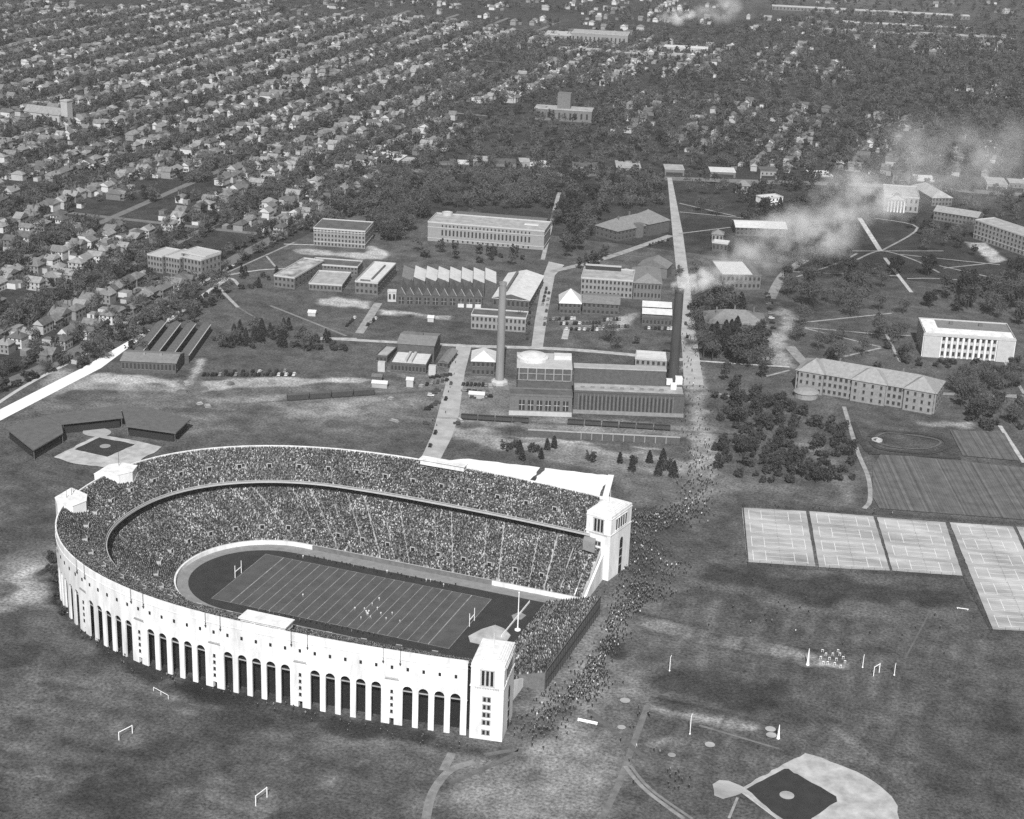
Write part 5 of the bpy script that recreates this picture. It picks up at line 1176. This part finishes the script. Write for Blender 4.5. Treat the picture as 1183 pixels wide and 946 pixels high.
# ball diamond, lower right
fsheet('diamond_clay', [(856, 912), (904, 884), (930, 871), (960, 881), (989, 892), (1005, 901), (1019, 911), (1030, 921), (1037, 932), (1039, 948), (1028, 972), (990, 990), (940, 975), (905, 953)], M_CLAY)
fsheet('diamond_turf', [(862, 912.5), (906, 889), (911, 889), (917, 894), (921, 895), (966, 921), (967, 927), (938, 946), (931, 953), (915, 955), (898, 943)], M_TURFD)
def disc(name, px, r, m, rx=1.0):
    c = GP(*px); return fsheet(name, [('M', c.x+r*math.cos(t)*rx, c.y+r*math.sin(t)) for t in np.linspace(0, 6.283, 25)[:-1]], m)
disc('pitching_mound', (909, 919.5), 2.6, M_COURT); fsheet('home_plate_clay', [(823, 907), (831, 902), (842, 903), (854, 908), (861, 911), (860, 916), (850, 920), (835, 924), (825, 920)], M_COURT)
lane([(860, 911), (906, 886)], .5, 1.6, 1); lane([(858, 916), (905, 951)], .5, 1.6, 1); lane([(852, 922), (842, 946)], .3, 1.2, 1)
for px, r in (((820, 861), 1.9), ((776, 873), 1.5), ((718, 841), 1.6), ((891, 850), 2.0), ((890, 843), 2.0), ((722, 810), 2.0)): disc('throwing_circle', px, r, M_COURT)
# ball diamond, upper left, with its roofed stands
fsheet('diamond_clay', [(62, 529), (103, 508), (118, 503), (158, 510), (187, 517), (178, 524), (165, 530), (150, 540), (125, 541), (85, 536)], M_CLAY); fsheet('diamond_turf', [(86, 520), (115, 506), (156, 514), (124, 528.5)], M_TURFD); disc('pitching_mound', (121.5, 516), 2.8, M_COURT); disc('home_plate_clay', (112, 500), 6.5, mat('dusty_earth', .3, .2, .2), 1.2)
gt = thing('grandstand', 'angled dark-roofed timber grandstand wrapped round the upper ball diamond', 'grandstand', (0, 0, 0))
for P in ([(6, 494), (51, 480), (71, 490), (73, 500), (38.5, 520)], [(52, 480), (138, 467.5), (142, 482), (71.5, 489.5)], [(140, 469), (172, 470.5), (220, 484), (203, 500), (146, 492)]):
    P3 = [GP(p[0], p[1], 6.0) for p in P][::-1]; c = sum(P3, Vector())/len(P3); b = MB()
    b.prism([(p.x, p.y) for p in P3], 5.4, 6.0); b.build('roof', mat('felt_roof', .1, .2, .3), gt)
    b = MB(); b.prism([(c.x+(p.x-c.x)*.9, c.y+(p.y-c.y)*.9) for p in P3], 0, 3.4); b.build('seat_tiers', M_RECESS, gt)  # seating block in near-black, shade under the roof put into the colour
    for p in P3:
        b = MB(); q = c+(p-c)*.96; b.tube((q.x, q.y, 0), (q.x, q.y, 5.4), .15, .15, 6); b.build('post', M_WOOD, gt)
# market-garden strips: rows of crops in the soil
cm = bpy.data.materials.new('crop_rows'); cm.use_nodes = True; n = cm.node_tree.nodes; l = cm.node_tree.links; pb = n['Principled BSDF']; pb.inputs['Roughness'].default_value = .95
tc = n.new('ShaderNodeTexCoord'); mp = n.new('ShaderNodeMapping'); d_ = GP(1060, 592)-GP(1030, 527); mp.inputs['Rotation'].default_value = (0, 0, -math.atan2(d_.y, d_.x)+math.pi/2)
sx = n.new('ShaderNodeSeparateXYZ'); no = n.new('ShaderNodeTexNoise'); no.noise_dimensions = '1D'; no.inputs['Scale'].default_value = .55; no.inputs['Detail'].default_value = 4; no.inputs['Roughness'].default_value = .8
l.new(tc.outputs['Object'], mp.inputs[0]); l.new(mp.outputs[0], sx.inputs[0]); l.new(sx.outputs[0], no.inputs['W']); mr = n.new('ShaderNodeMapRange'); mr.inputs[1].default_value = .32; mr.inputs[2].default_value = .68; mr.inputs[3].default_value = .04; mr.inputs[4].default_value = .13
no2 = n.new('ShaderNodeTexNoise'); no2.inputs['Scale'].default_value = .15; no2.inputs['Detail'].default_value = 6; l.new(tc.outputs['Object'], no2.inputs['Vector']); mu = n.new('ShaderNodeMath'); mu.operation = 'MULTIPLY'; mr2 = n.new('ShaderNodeMapRange'); mr2.inputs[1].default_value = .3; mr2.inputs[2].default_value = .7; mr2.inputs[3].default_value = .75; mr2.inputs[4].default_value = 1.3
l.new(no.outputs[0], mr.inputs[0]); l.new(no2.outputs[0], mr2.inputs[0]); l.new(mr.outputs[0], mu.inputs[0]); l.new(mr2.outputs[0], mu.inputs[1]); l.new(mu.outputs[0], pb.inputs['Base Color'])
fsheet('garden_plot', [(1018, 524), (1183, 541), (1240, 548), (1240, 606), (1183, 601), (1016, 588), (1008, 575), (1008, 540)], cm); fsheet('garden_plot', [(1112, 527), (1097, 497), (1160, 501), (1178, 533)], cm)
for q in ([(1005, 505), (1015, 498), (1035, 500), (1060, 501), (1085, 506), (1094, 512), (1088, 520), (1070, 524), (1040, 522), (1015, 518), (1006, 510)], [(985, 488), (995, 510), (1003, 522)], [(1003, 524), (1060, 527), (1110, 530)]): ribbon('garden_bed', q, 3, M_BUSH, nz())
for q in ([(1010, 508), (1022, 501), (1050, 503), (1080, 508), (1086, 513), (1070, 519), (1040, 518), (1015, 513), (1010, 508)],): ribbon('path', q, 1.2, mat('trodden_path', .1, .3, .3), nz())
o = thing('fountain', 'small pale round fountain basin in the oval garden', 'fountain', GP(1013, 509)); b = MB(); b.lathe([(3, 0), (3, .8), (2.5, .8), (2.4, .3), (.5, .3), (.4, 1.6), (.9, 1.7), (.1, 1.9)], 16); b.build('basin', M_STONE2, o)
# ------------------------------------------------------------------ sports gear
def frame_goal(p0, p1, hpx, label, group=None):
    a, b_ = GP(*p0), GP(*p1); h = HT(a, p0[0], hpx); m_ = MB(); e = b_-a; r = .16
    m_.tube((0, 0, 0), (0, 0, h), r, r, 6); m_.tube((e.x, e.y, 0), (e.x, e.y, h), r, r, 6); m_.tube((0, 0, h-r), (e.x, e.y, h-r), r, r, 6)
    return tag(m_.build('football_goal', M_PAINT, None, a), label, 'goal', group)
frame_goal((137.5, 855), (153, 847), 845.5, 'white goal frame on the dark field left of the stadium'); frame_goal((295.5, 931), (308.5, 921), 919, 'white goal frame at the bottom of the picture, below the arcade')
frame_goal((1009, 781), (1015.5, 777), 770, 'white goal frame on the athletic field, between two single posts'); 
def post(px, top, label, name='goal_post', cat='post', r=.16, group=None, lean=0):
    a = GP(*px); h = HT(a, px[0], top); m_ = MB(); m_.tube((0, 0, 0), (lean, 0, h), r, r*.8, 6); m_.tube((lean, 0, h-.2), (lean, 1.5, h+.2), r*.8, r*.6, 5); m_.tube((0, 0, 0), (0, 0, .3), r*2.2, r*2, 6); return tag(m_.build(name, M_PAINT, None, a), label, cat, group)
post((996.5, 771), 758, 'single white post left of the small white goal frame'); post((1033, 780), 768, 'single white post right of the small white goal frame'); post((773.5, 775), 759, 'single white post on the worn practice field'); post((797, 848), 827, 'slim white post beside the pale running strip')
def cone(px, top, r, label):
    a = GP(*px); h = HT(a, px[0], top); m_ = MB(); m_.lathe([(r, 0), (r*.75, h*.15), (r*.4, h*.6), (.12, h)], 10); return tag(m_.build('marker_cone', M_PAINT, None, a), label, 'marker')
cone((933, 768), 749, .75, 'tall white tapering marker on the pale sand patch'); cone((899, 853), 837, .7, 'tall white tapering marker beside two white circles')
hp = MB(); hp.box((-.35, 0, 0), (.12, .6, .1)); hp.box((.35, 0, 0), (.12, .6, .1)); hp.box((-.35, 0, .1), (.1, .1, 1.0)); hp.box((.35, 0, .1), (.1, .1, 1.0)); hp.box((0, 0, 1.0), (.9, .1, .22)); HM_ = hp.mesh('hurdle', M_PAINT)
for px in ((950, 753), (954, 757), (958, 762), (948, 761), (962, 757), (966, 763), (970, 757), (974, 761), (956, 767), (964, 768), (971, 771), (976, 766), (951, 767), (968, 753)): tag(link('hurdle', HM_, None, GP(*px), R(20)), 'small white hurdle standing among others on the pale sand patch', 'hurdle', 'hurdles on the sand patch')
a, b_ = GP(667, 833), GP(690, 838); t = thing('long_bench', 'long white bench on the worn grass right of the near corner tower', 'bench', a, math.atan2(b_.y-a.y, b_.x-a.x)); L = (b_-a).length
m_ = MB(); m_.box((L/2, 0, .45), (L, .7, .12)); m_.box((L/2, .4, .75), (L, .1, .45)); m_.build('seat', M_PAINT, t)
for x in (.4, L/2, L-.4): m_ = MB(); m_.box((x, .1, 0), (.15, .6, .45)); m_.build('leg', M_PAINT, t)
m_ = MB(); m_.box((0, 0, .45), (5, .6, .1)); m_.box((-2.2, 0, 0), (.2, .5, .45)); m_.box((2.2, 0, 0), (.2, .5, .45)); tag(m_.build('low_bench', M_PAINT, None, GP(1112, 704), R(5)), 'short white bench on the grass left of the tall tennis courts', 'bench')
t = thing('timber_stand', 'white timber frame lying on pale worn ground below the arcade', 'frame', GP(186, 803), R(-20)); m_ = MB(); m_.box((0, 0, 1.6), (9, .12, .18)); m_.box((-4.4, 0, 0), (.15, .15, 1.6)); m_.box((0, 0, 0), (.15, .15, 1.6)); m_.box((4.4, 0, 0), (.15, .15, 1.6)); m_.build('rails', M_PAINT, t)
# ------------------------------------------------------------------ cars, railway wagons, trolley
def car_mesh(paint, i):
    b = MB(); b.box((-.1, 0, .45), (3.0, 1.55, .62), 0); b.prism([(1.2, -.5), (2.15, -.42), (2.15, .42), (1.2, .5)], .5, 1.1, 0)
    b.prism([(-1.55, -.72), (.75, -.72), (.75, .72), (-1.55, .72)], 1.07, 1.3, 0); b.prism([(-1.5, -.68), (.62, -.68), (.62, .68), (-1.5, .68)], 1.3, 1.68, 1); b.prism([(-1.6, -.74), (.72, -.74), (.72, .74), (-1.6, .74)], 1.68, 1.82, 0)
    for x in (-1.35, 1.4):
        for y in (-.72, .72): b.tube((x, y-.1, .36), (x, y+.1, .36), .36, .36, 10, 2)
    for y in (-.72, .72): b.prism([(.8, y-.2), (2.1, y-.2), (2.1, y+.2), (.8, y+.2)], .6, .78, 0); b.prism([(-1.95, y-.2), (-.7, y-.2), (-.7, y+.2), (-1.95, y+.2)], .6, .78, 0)
    return b.mesh('car_body', [paint, M_GLASS, M_BLACK])
CARS = [car_mesh(mat('car_paint_%d' % i, g, 0, rough=.3), i) for i, g in enumerate((.015, .03, .06, .2, .5))]
CN = ['black', 'black', 'dark grey', 'grey', 'pale']
cr = random.Random(4)
def car(px, rz, zone):
    k = cr.choices([0, 1, 2, 3, 4], [.3, .25, .2, .15, .1])[0]; p = GP(*px)
    if blocked(p.x, p.y): return
    o = link('parked_car', CARS[k], None, p, rz+cr.uniform(-.08, .08)+(math.pi if cr.random() < .5 else 0)); tag(o, '%s old-fashioned car %s' % (CN[k], zone), 'car', 'cars '+zone)
def car_row(p0, p1, n_, rz, zone):
    for k in range(n_):
        t_ = (k+cr.uniform(-.15, .15))/(max(1, n_-1)); car((p0[0]+(p1[0]-p0[0])*t_, p0[1]+(p1[1]-p0[1])*t_), rz, zone)
NSd, EWd = R(13), R(13)+math.pi/2
zc = 'parked in the long row on the grass'
car_row((236, 434), (340, 434), 24, EWd, zc); car_row((262, 431), (330, 430), 8, EWd, zc)
z1 = 'parked on waste ground left of the stadium road'; car_row((494, 445), (516, 440), 5, EWd, z1); car_row((497, 458), (505, 452), 3, NSd, z1); car_row((493, 474), (505, 466), 4, NSd, z1); car_row((500, 437), (519, 434), 5, NSd, z1); car((492, 490), NSd, z1); car((528, 490), NSd, z1)
z2 = 'parked among rubble beside the grey chimney'; car_row((535, 445), (562, 446), 7, EWd, z2); car_row((537, 452), (560, 455), 5, NSd, z2); car_row((545, 460), (566, 459), 4, NSd, z2)
z3 = 'parked beside the lane before the sawtooth workshops'; car_row((401, 377), (410, 368), 4, EWd, z3); car_row((425, 376), (434, 369), 4, EWd, z3)
z4 = 'in the crowded lot before the white pyramid roof'; car_row((636, 370), (664, 369), 9, EWd, z4); car_row((648, 375), (692, 374), 13, EWd, z4); car_row((682, 379), (726, 378), 13, EWd, z4); car_row((698, 371), (716, 370), 6, EWd, z4); car_row((746, 380), (776, 381), 9, EWd, z4); car_row((655, 381), (690, 382), 8, EWd, z4)
z5 = 'parked slantwise near the grey hipped hall'; car_row((750, 284), (772, 278), 7, EWd, z5)
z6 = 'standing on the main drive'; car((784, 309), EWd, z6); car((784.5, 313), EWd, z6); car((797, 365), EWd, z6); car((794, 390), EWd, z6); car((792, 375), EWd, z6)
z7 = 'parked along the campus road by the workshop hall'; car_row((631, 335), (627, 352), 5, EWd, z7); car_row((612, 362), (609, 392), 6, EWd, z7); car_row((634, 340), (629, 375), 6, EWd, z7)
z8 = 'on the stadium road'; car((497, 516), EWd, z8); car((503, 501), EWd, z8); car((521, 444), EWd, z8); car((515, 462), EWd, z8)
z9 = 'parked beside the old half-hidden hall'; car_row((888, 352), (893, 380), 6, NSd, z9); car_row((886, 340), (890, 350), 3, NSd, z9)
z10 = 'waiting on the avenue above the brick wings'; car_row((118, 393), (132, 386), 4, EWd, z10); car_row((175, 373), (190, 371), 3, EWd, z10); car_row((205, 371), (206, 372), 1, EWd, z10)
z11 = 'driving along the high street'; car_row((530, 199), (640, 201), 14, R(20), z11)
wm_ = MB(); wm_.box((0, 0, .6), (12, 2.7, .5), 1)
wm_.box((0, 0, 1.1), (12, 2.9, 2.6), 0); wm_.prism([(-6.1, -1.5), (6.1, -1.5), (6.1, 1.5), (-6.1, 1.5)], 3.7, 3.9, 2); wm_.box((0, 0, 3.9), (11.8, 1.4, .3), 2); wm_.box((0, -1.47, 1.3), (2, .08, 2.2), 1)
for x in (-4.6, -3.3, 3.3, 4.6):
    for y in (-.8, .8): wm_.tube((x, y-.08, .45), (x, y+.08, .45), .45, .45, 10, 1)
BOX_ME = wm_.mesh('boxcar', [mat('boxcar_paint', .045, .3, .5), M_STEEL, mat('wagon_roof', .085, .2, .4)])
hm_ = MB(); hm_.box((0, 0, .6), (9, 2.6, .4), 1)
for y in (-1.35, 1.35): hm_.box((0, y, 1.0), (9, .15, 2.0), 0)
for x in (-4.4, 4.4): hm_.box((x, 0, 1.0), (.15, 2.5, 2.0), 0)
hm_.prism([(-4.2, -1.2), (4.2, -1.2), (4.2, 1.2), (-4.2, 1.2)], 1.0, 2.6, 2)
for x in (-3.4, -2.4, 2.4, 3.4):
    for y in (-.8, .8): hm_.tube((x, y-.08, .45), (x, y+.08, .45), .45, .45, 10, 1)
HOP_ME = hm_.mesh('coal_wagon', [M_STEEL, M_BLACK, mat('coal', .015, .4, 2)])
def train(p0, p1, me_, ln, name, label, group, off=0.2):
    a, b_ = GP(*p0), GP(*p1); d = (b_-a).normalized(); L = (b_-a).length; k = int(L//ln); rz = math.atan2(d.y, d.x)
    for j in range(k): tag(link(name, me_, None, a+d*(ln*(j+.5)), rz), label, 'wagon', group)
    rail = MB(); nrm = Vector((-d.y, d.x, 0))
    for s in (-.75, .75):
        q0, q1 = a-d*30+nrm*s, b_+d*30+nrm*s; rail.prism([(q0.x-nrm.x*.05, q0.y-nrm.y*.05), (q1.x-nrm.x*.05, q1.y-nrm.y*.05), (q1.x+nrm.x*.05, q1.y+nrm.y*.05), (q0.x+nrm.x*.05, q0.y+nrm.y*.05)], .02, .2)
    o = rail.build('railway_track', M_STEEL); o['kind'] = 'structure'
train((331, 463), (446, 455), BOX_ME, 12.8, 'boxcar', 'dark boxcar coupled in the train on the railway yard', 'boxcars of the yard train')
train((532, 484), (612, 489), HOP_ME, 9.6, 'coal_wagon', 'dark coal wagon in the string beside the turbine house', 'coal wagons by the turbine house')
train((655, 490), (785, 498), HOP_ME, 9.6, 'coal_wagon', 'dark coal wagon on the siding in front of the brick power plant', 'coal wagons by the power plant')
tm = thing('trolley', 'dark trolley car with pale roof stopped on the avenue', 'trolley', GP(140, 387), math.atan2(.97, -.07)); b = MB(); b.box((0, 0, .5), (14, 2.6, 2.4)); b.build('body', M_BRICK, tm); b = MB(); b.box((0, 0, 2.9), (14.4, 2.8, .35)); b.build('roof', M_LROOF, tm); b = MB(); b.box((0, -1.3, 1.5), (12.5, .1, .9)); b.build('window', M_GLASS, tm)
for x in (-4.5, 4.5): b = MB(); b.box((x, 0, 0), (2.4, 2.0, .6)); b.build('truck', M_STEEL, tm)
# sheds, heaps and huts of the yard
def hut(px, w_, d_, h_, label, wm_, rm_):
    t = thing('yard_hut', label, 'hut', GP(*px), R(13)); b = MB(); b.box((0, 0, 0), (w_, d_, h_)); b.build('wall', wm_, t); b = MB(); roof_shape(b, 'gablex', w_, d_, h_, 1.2, .3, 0, -w_/2, -d_/2); b.build('roof', [rm_, wm_], t)
hut((439, 447), 9, 4, 3, 'long low white-roofed hut at the end of the boxcar train', M_GREY, M_LROOF); hut((474, 446), 4, 4, 4.5, 'small square pale hut in the middle of the yard', M_STONE2, M_LROOF); hut((551, 459), 9, 4, 2.6, 'low white-roofed shed among rubble beside the stadium road', M_GREY, M_LROOF); hut((498, 371), 4, 4, 3, 'little pale hut on the lawn before the brick annex', M_STONE2, M_LROOF); hut((361, 364), 5, 5, 2.6, 'little pale round-topped hut on the lawn beside a bush', M_STONE2, M_LROOF)
hut((436, 440), 6, 4, 3.4, 'dark hut behind the long white-roofed hut', M_BRICK, M_SLATE)
lp = random.Random(17)
for k in range(26):
    px = (lp.uniform(440, 600), lp.uniform(436, 492)) if k < 18 else (lp.uniform(200, 330), lp.uniform(440, 470)); p = GP(*px)
    if blocked(p.x, p.y) or 485+ (470-px[1])*.25 < px[0] < 535+(470-px[1])*.25: continue
    b = MB(); w_, d_, h_ = lp.uniform(3, 7), lp.uniform(2, 4), lp.uniform(.8, 1.8)
    for q in range(4): b.box((lp.uniform(-.3, .3), lp.uniform(-.2, .2), h_*q/4), (w_*(1-.1*q), d_*(1-.12*q), h_/4-.02), q % 2)
    tag(b.build('timber_pile', [M_WOOD, lp.choice([M_STONE2, M_GREY, M_WOOD, M_SLATE])], None, p, lp.uniform(0, 3)), 'stacked timber or rubble pile lying in the railway and power plant yard', 'pile', 'piles in the yards')
# ------------------------------------------------------------------ people outside the stands
def skin_person(step):
    J = [(0, 0, .95), (0, 0, 1.2), (0, 0, 1.42), (0, 0, 1.52), (.02, 0, 1.66)]; E = [(0, 1), (1, 2), (2, 3), (3, 4)]; RD = [.15, .17, .14, .07, .115]
    def add(p, r, f): J.append(p); RD.append(r); E.append((f, len(J)-1)); return len(J)-1
    for s in (-1, 1):
        k = add((step*s*.12, s*.1, .52), .1, 0); k = add((step*s*.32-.06*step, s*.1, .08), .07, k); add((step*s*.32+.14, s*.1, .04), .05, k)
        k = add((0, s*.2, 1.38), .075, 2); k = add((-step*s*.08, s*.27, 1.12), .06, k); add((-step*s*.1+.12, s*.26, .9), .045, k)
    me = bpy.data.meshes.new('person_skeleton'); me.from_pydata(J, E, []); o = bpy.data.objects.new('person_tmp', me); COL.objects.link(o)
    md = o.modifiers.new('skin', 'SKIN')
    if not me.skin_vertices: 
        bpy.context.view_layer.objects.active = o; bpy.ops.mesh.customdata_skin_add()
    for i, v in enumerate(me.skin_vertices[0].data): v.radius = (RD[i], RD[i]); v.use_root = (i == 0)
    sb = o.modifiers.new('sub', 'SUBSURF'); sb.levels = 1; sb.render_levels = 1
    bpy.context.view_layer.update(); dg = bpy.context.evaluated_depsgraph_get(); m2 = bpy.data.meshes.new_from_object(o.evaluated_get(dg)); bpy.data.objects.remove(o); return m2
PM = []
SKIN = mat('skin', .35, 0); HAT = mat('hat_felt', .04, 0)
for step in (0.15, 1.0, -1.0):
    base = skin_person(step)
    for tone, leg in ((.02, .015), (.035, .03), (.07, .02), (.16, .05), (.55, .3)):
        m = base.copy(); m.materials.clear()
        for mm in (mat('coat_%d' % int(tone*1000), tone, 0), mat('trousers_%d' % int(leg*1000), leg, 0), SKIN, HAT): m.materials.append(mm)
        for p in m.polygons:
            z = p.center.z; p.material_index = 3 if z > 1.71 else (2 if z > 1.5 else (0 if z > .8 else 1))
        m.name = 'person_body'; PM.append((m, tone))
pr_ = random.Random(9)
TN = {.02: 'a black coat', .035: 'a dark coat', .07: 'a dark grey coat', .16: 'a grey coat', .55: 'pale clothes'}
PEOPLE = []
def people(path, n_, spread, zone):
    P = [GP(*p) for p in path]
    for _ in range(n_):
        k = pr_.randrange(max(1, len(P)-1)); p = P[k].lerp(P[min(k+1, len(P)-1)], pr_.random()); PEOPLE.append((p.x+pr_.gauss(0, spread), p.y+pr_.gauss(0, spread), zone))
zz = 'in the stream of people outside the open end'
people([(800, 590), (770, 600), (745, 612), (735, 600)], 330, 5.5, zz); people([(742, 615), (740, 640), (730, 660), (718, 690)], 150, 4, zz); people([(760, 645), (770, 660), (765, 685), (745, 690)], 120, 5, zz); people([(745, 675), (730, 700), (715, 712)], 300, 3.2, zz); people([(712, 715), (708, 740), (690, 765), (680, 780)], 330, 2.6, zz); people([(678, 780), (690, 790), (668, 800), (650, 812)], 260, 4, zz)
people([(735, 602), (765, 596), (800, 585), (810, 560), (806, 520)], 330, 4.5, zz); people([(730, 610), (745, 640), (750, 670)], 160, 7, zz); people([(650, 812), (628, 832), (615, 850)], 130, 4.5, zz); people([(790, 570), (810, 540), (808, 500), (800, 460), (797, 420), (793, 380)], 150, 4.5, 'walking along the main drive'); people([(600, 800), (640, 790), (600, 850)], 30, 6, 'on the ground below the near corner tower'); people([(712, 600), (725, 640), (720, 660)], 30, 4, 'at the foot of the far corner tower')
people([(80, 724), (170, 777), (300, 812), (420, 846), (540, 864)], 60, 2, 'along the foot of the white arcade'); people([(730, 690), (850, 700), (960, 720), (1100, 740)], 26, 14, 'scattered on the athletic field'); people([(778, 890), (784, 905), (777, 918)], 14, 1.5, 'in a file left of the lower ball diamond'); people([(850, 584), (960, 590), (1050, 596)], 10, 2, 'by the fence of the tennis courts'); people([(700, 860), (740, 830), (705, 880)], 14, 8, 'on the worn grass below the bleacher'); people([(520, 420), (505, 500), (530, 405)], 14, 3, 'on the stadium road')
PLAY = []
for px in ((424, 711), (425, 712), (423, 709), (426, 709), (440, 711), (438, 694), (446, 717), (453, 711), (410, 705), (430, 700), (417, 716), (350, 690), (462, 720), (436, 705), (428, 715), (421, 706)): p = GP(*px); PLAY.append((p.x, p.y, 'playing on the gridiron'))
for i in range(34): x = -40+i*2.3+pr_.uniform(-.5, .5); PLAY.append((x, pr_.choice([27.5, 28.5, 29.5])+pr_.uniform(-.5, .5), 'on the far sideline of the gridiron'))
for i in range(24): PLAY.append((-30+i*2.4+pr_.uniform(-.5, .5), -27.5+pr_.uniform(-1, 1), 'on the near sideline of the gridiron'))
PEOPLE.sort(key=lambda p: (p[0]-CAM[0])**2+(p[1]-CAM[1])**2)
pick = PLAY+PEOPLE[:224]; REST = PEOPLE[224:]
for x, y, zone in pick:
    c = [q for q in PM if q[1] == .55] if 'playing' in zone else PM
    m, tone = pr_.choices(c, [{.02: 5, .035: 4, .07: 1.5, .16: 1, .55: .6}[q[1]] for q in c])[0]
    s = pr_.uniform(.94, 1.06); o = link('person', m, None, (x, y, .05 if abs(y) > 35 or abs(x) > 75 else .17), pr_.uniform(0, 6.28)); o.scale = (s*1.15, s*1.15, s*1.03); tag(o, 'person in %s %s' % (TN[tone], zone), 'person', 'people '+zone)
V_, F_, M_, off = [], [], [], 0
WM_ = [m.materials[0] for m, t in PM[:5]]+[PM[0][0].materials[1], SKIN, HAT]
bms = []
for m, tone in PM:
    v = np.array([q.co for q in m.vertices]); f = [tuple(p.vertices) for p in m.polygons]; mi = [p.material_index for p in m.polygons]; bms.append((v, f, mi))
for x, y, zone in REST:
    k = pr_.choices(range(len(PM)), [{.02: 5, .035: 4, .07: 1.5, .16: 1, .55: .6}[q[1]] for q in PM])[0]; v, f, mi = bms[k]; a = pr_.uniform(0, 6.28); c, s = math.cos(a), math.sin(a)
    V_.append(np.stack([v[:, 0]*c-v[:, 1]*s+x, v[:, 0]*s+v[:, 1]*c+y, v[:, 2]+.05], 1)); F_ += [tuple(i+off for i in q) for q in f]; M_ += [(k % 5) if q == 0 else 4+q for q in mi]; off += len(v)
if V_:
    me = bpy.data.meshes.new('walking_crowd'); me.from_pydata(np.concatenate(V_).tolist(), [], F_)
    for m in WM_: me.materials.append(m)
    me.polygons.foreach_set('material_index', M_); me.update(); tag(link('walking_crowd', me), 'thick farther part of the crowd streaming along the main drive', 'crowd', kind='stuff')
# ------------------------------------------------------------------ smoke and haze
def smoke_mat(name, dens, g, sc):
    m = bpy.data.materials.new(name); m.use_nodes = True; n = m.node_tree.nodes; l = m.node_tree.links; n.remove(n['Principled BSDF'])
    v = n.new('ShaderNodeVolumePrincipled'); v.inputs['Color'].default_value = (g, g, g, 1); v.inputs['Anisotropy'].default_value = 0
    tc = n.new('ShaderNodeTexCoord'); ln = n.new('ShaderNodeVectorMath'); ln.operation = 'LENGTH'; l.new(tc.outputs['Object'], ln.inputs[0])
    fo = n.new('ShaderNodeMapRange'); fo.inputs[1].default_value = .25; fo.inputs[2].default_value = 1.0; fo.inputs[3].default_value = 1; fo.inputs[4].default_value = 0; l.new(ln.outputs['Value'], fo.inputs[0])
    no = n.new('ShaderNodeTexNoise'); no.inputs['Scale'].default_value = sc; no.inputs['Detail'].default_value = 5; no.inputs['Roughness'].default_value = .6
    ge = n.new('ShaderNodeNewGeometry'); l.new(ge.outputs['Position'], no.inputs['Vector'])
    mr = n.new('ShaderNodeMapRange'); mr.inputs[1].default_value = .47; mr.inputs[2].default_value = .66; mr.inputs[3].default_value = 0; mr.inputs[4].default_value = dens; l.new(no.outputs[0], mr.inputs[0])
    mu = n.new('ShaderNodeMath'); mu.operation = 'MULTIPLY'; l.new(mr.outputs[0], mu.inputs[0]); l.new(fo.outputs[0], mu.inputs[1]); l.new(mu.outputs[0], v.inputs['Density']); l.new(v.outputs[0], n['Material Output'].inputs['Volume'])
    return m
def puff(px, z, r, dens, sc, g=.96, el=(1.5, 1, .8)):
    p = GP(px[0], px[1], z); bm = bmesh.new(); bmesh.ops.create_icosphere(bm, subdivisions=2, radius=1.0); me = bpy.data.meshes.new('smoke'); bm.to_mesh(me); bm.free()
    me.materials.append(smoke_mat('smoke_%d_%d' % px, dens, g, sc)); o = link('smoke', me, None, p, R(-15)); o.scale = (r*el[0], r*el[1], r*el[2]); tag(o, 'drifting pale smoke from the power plant chimney', 'smoke', kind='stuff'); return o
for px, z, r, dn, sc in (((786, 332), 61, 5, .6, .18), ((796, 328), 61, 8, .6, .14), ((812, 322), 61, 10, .5, .12), ((838, 312), 63, 15, .09, .1), ((870, 292), 67, 18, .07, .08), ((905, 274), 70, 22, .075, .07), ((938, 268), 73, 25, .085, .065), ((965, 250), 76, 19, .06, .07), ((990, 225), 80, 27, .08, .055), ((1012, 228), 84, 24, .06, .055), ((1050, 205), 90, 30, .03, .045), ((1085, 190), 95, 46, .022, .038), ((1150, 180), 100, 46, .016, .035)):
    puff(px, z, r, dn, sc)
for px, z, r, dn, sc in (((781, 20), 25, 17, .25, .06), ((794, 16), 24, 12, .25, .07), ((772, 23), 12, 11, .25, .07), ((815, 18), 30, 24, .05, .04), ((842, 10), 40, 32, .04, .035)):
    o = puff(px, z, r, dn, sc); o['label'] = 'white steam from the far works at the top of the picture'
HAZE = 4e-5
b = MB(); X0, X1, Y0, Y1 = GX[0]-20, GX[-1]+20, GY[0]-20, GY[-1]+20; b.prism([(X0, Y0), (X1, Y0), (X1, Y1), (X0, Y1)], -1.2, 345); hm = bpy.data.materials.new('haze_air'); hm.use_nodes = True; n = hm.node_tree.nodes; l = hm.node_tree.links; n.remove(n['Principled BSDF'])
v = n.new('ShaderNodeVolumePrincipled'); v.inputs['Color'].default_value = (.9, .9, .9, 1); v.inputs['Density'].default_value = HAZE; v.inputs['Anisotropy'].default_value = 0; l.new(v.outputs[0], n['Material Output'].inputs['Volume'])
o = b.build('haze', hm); tag(o, None, None, kind='stuff')
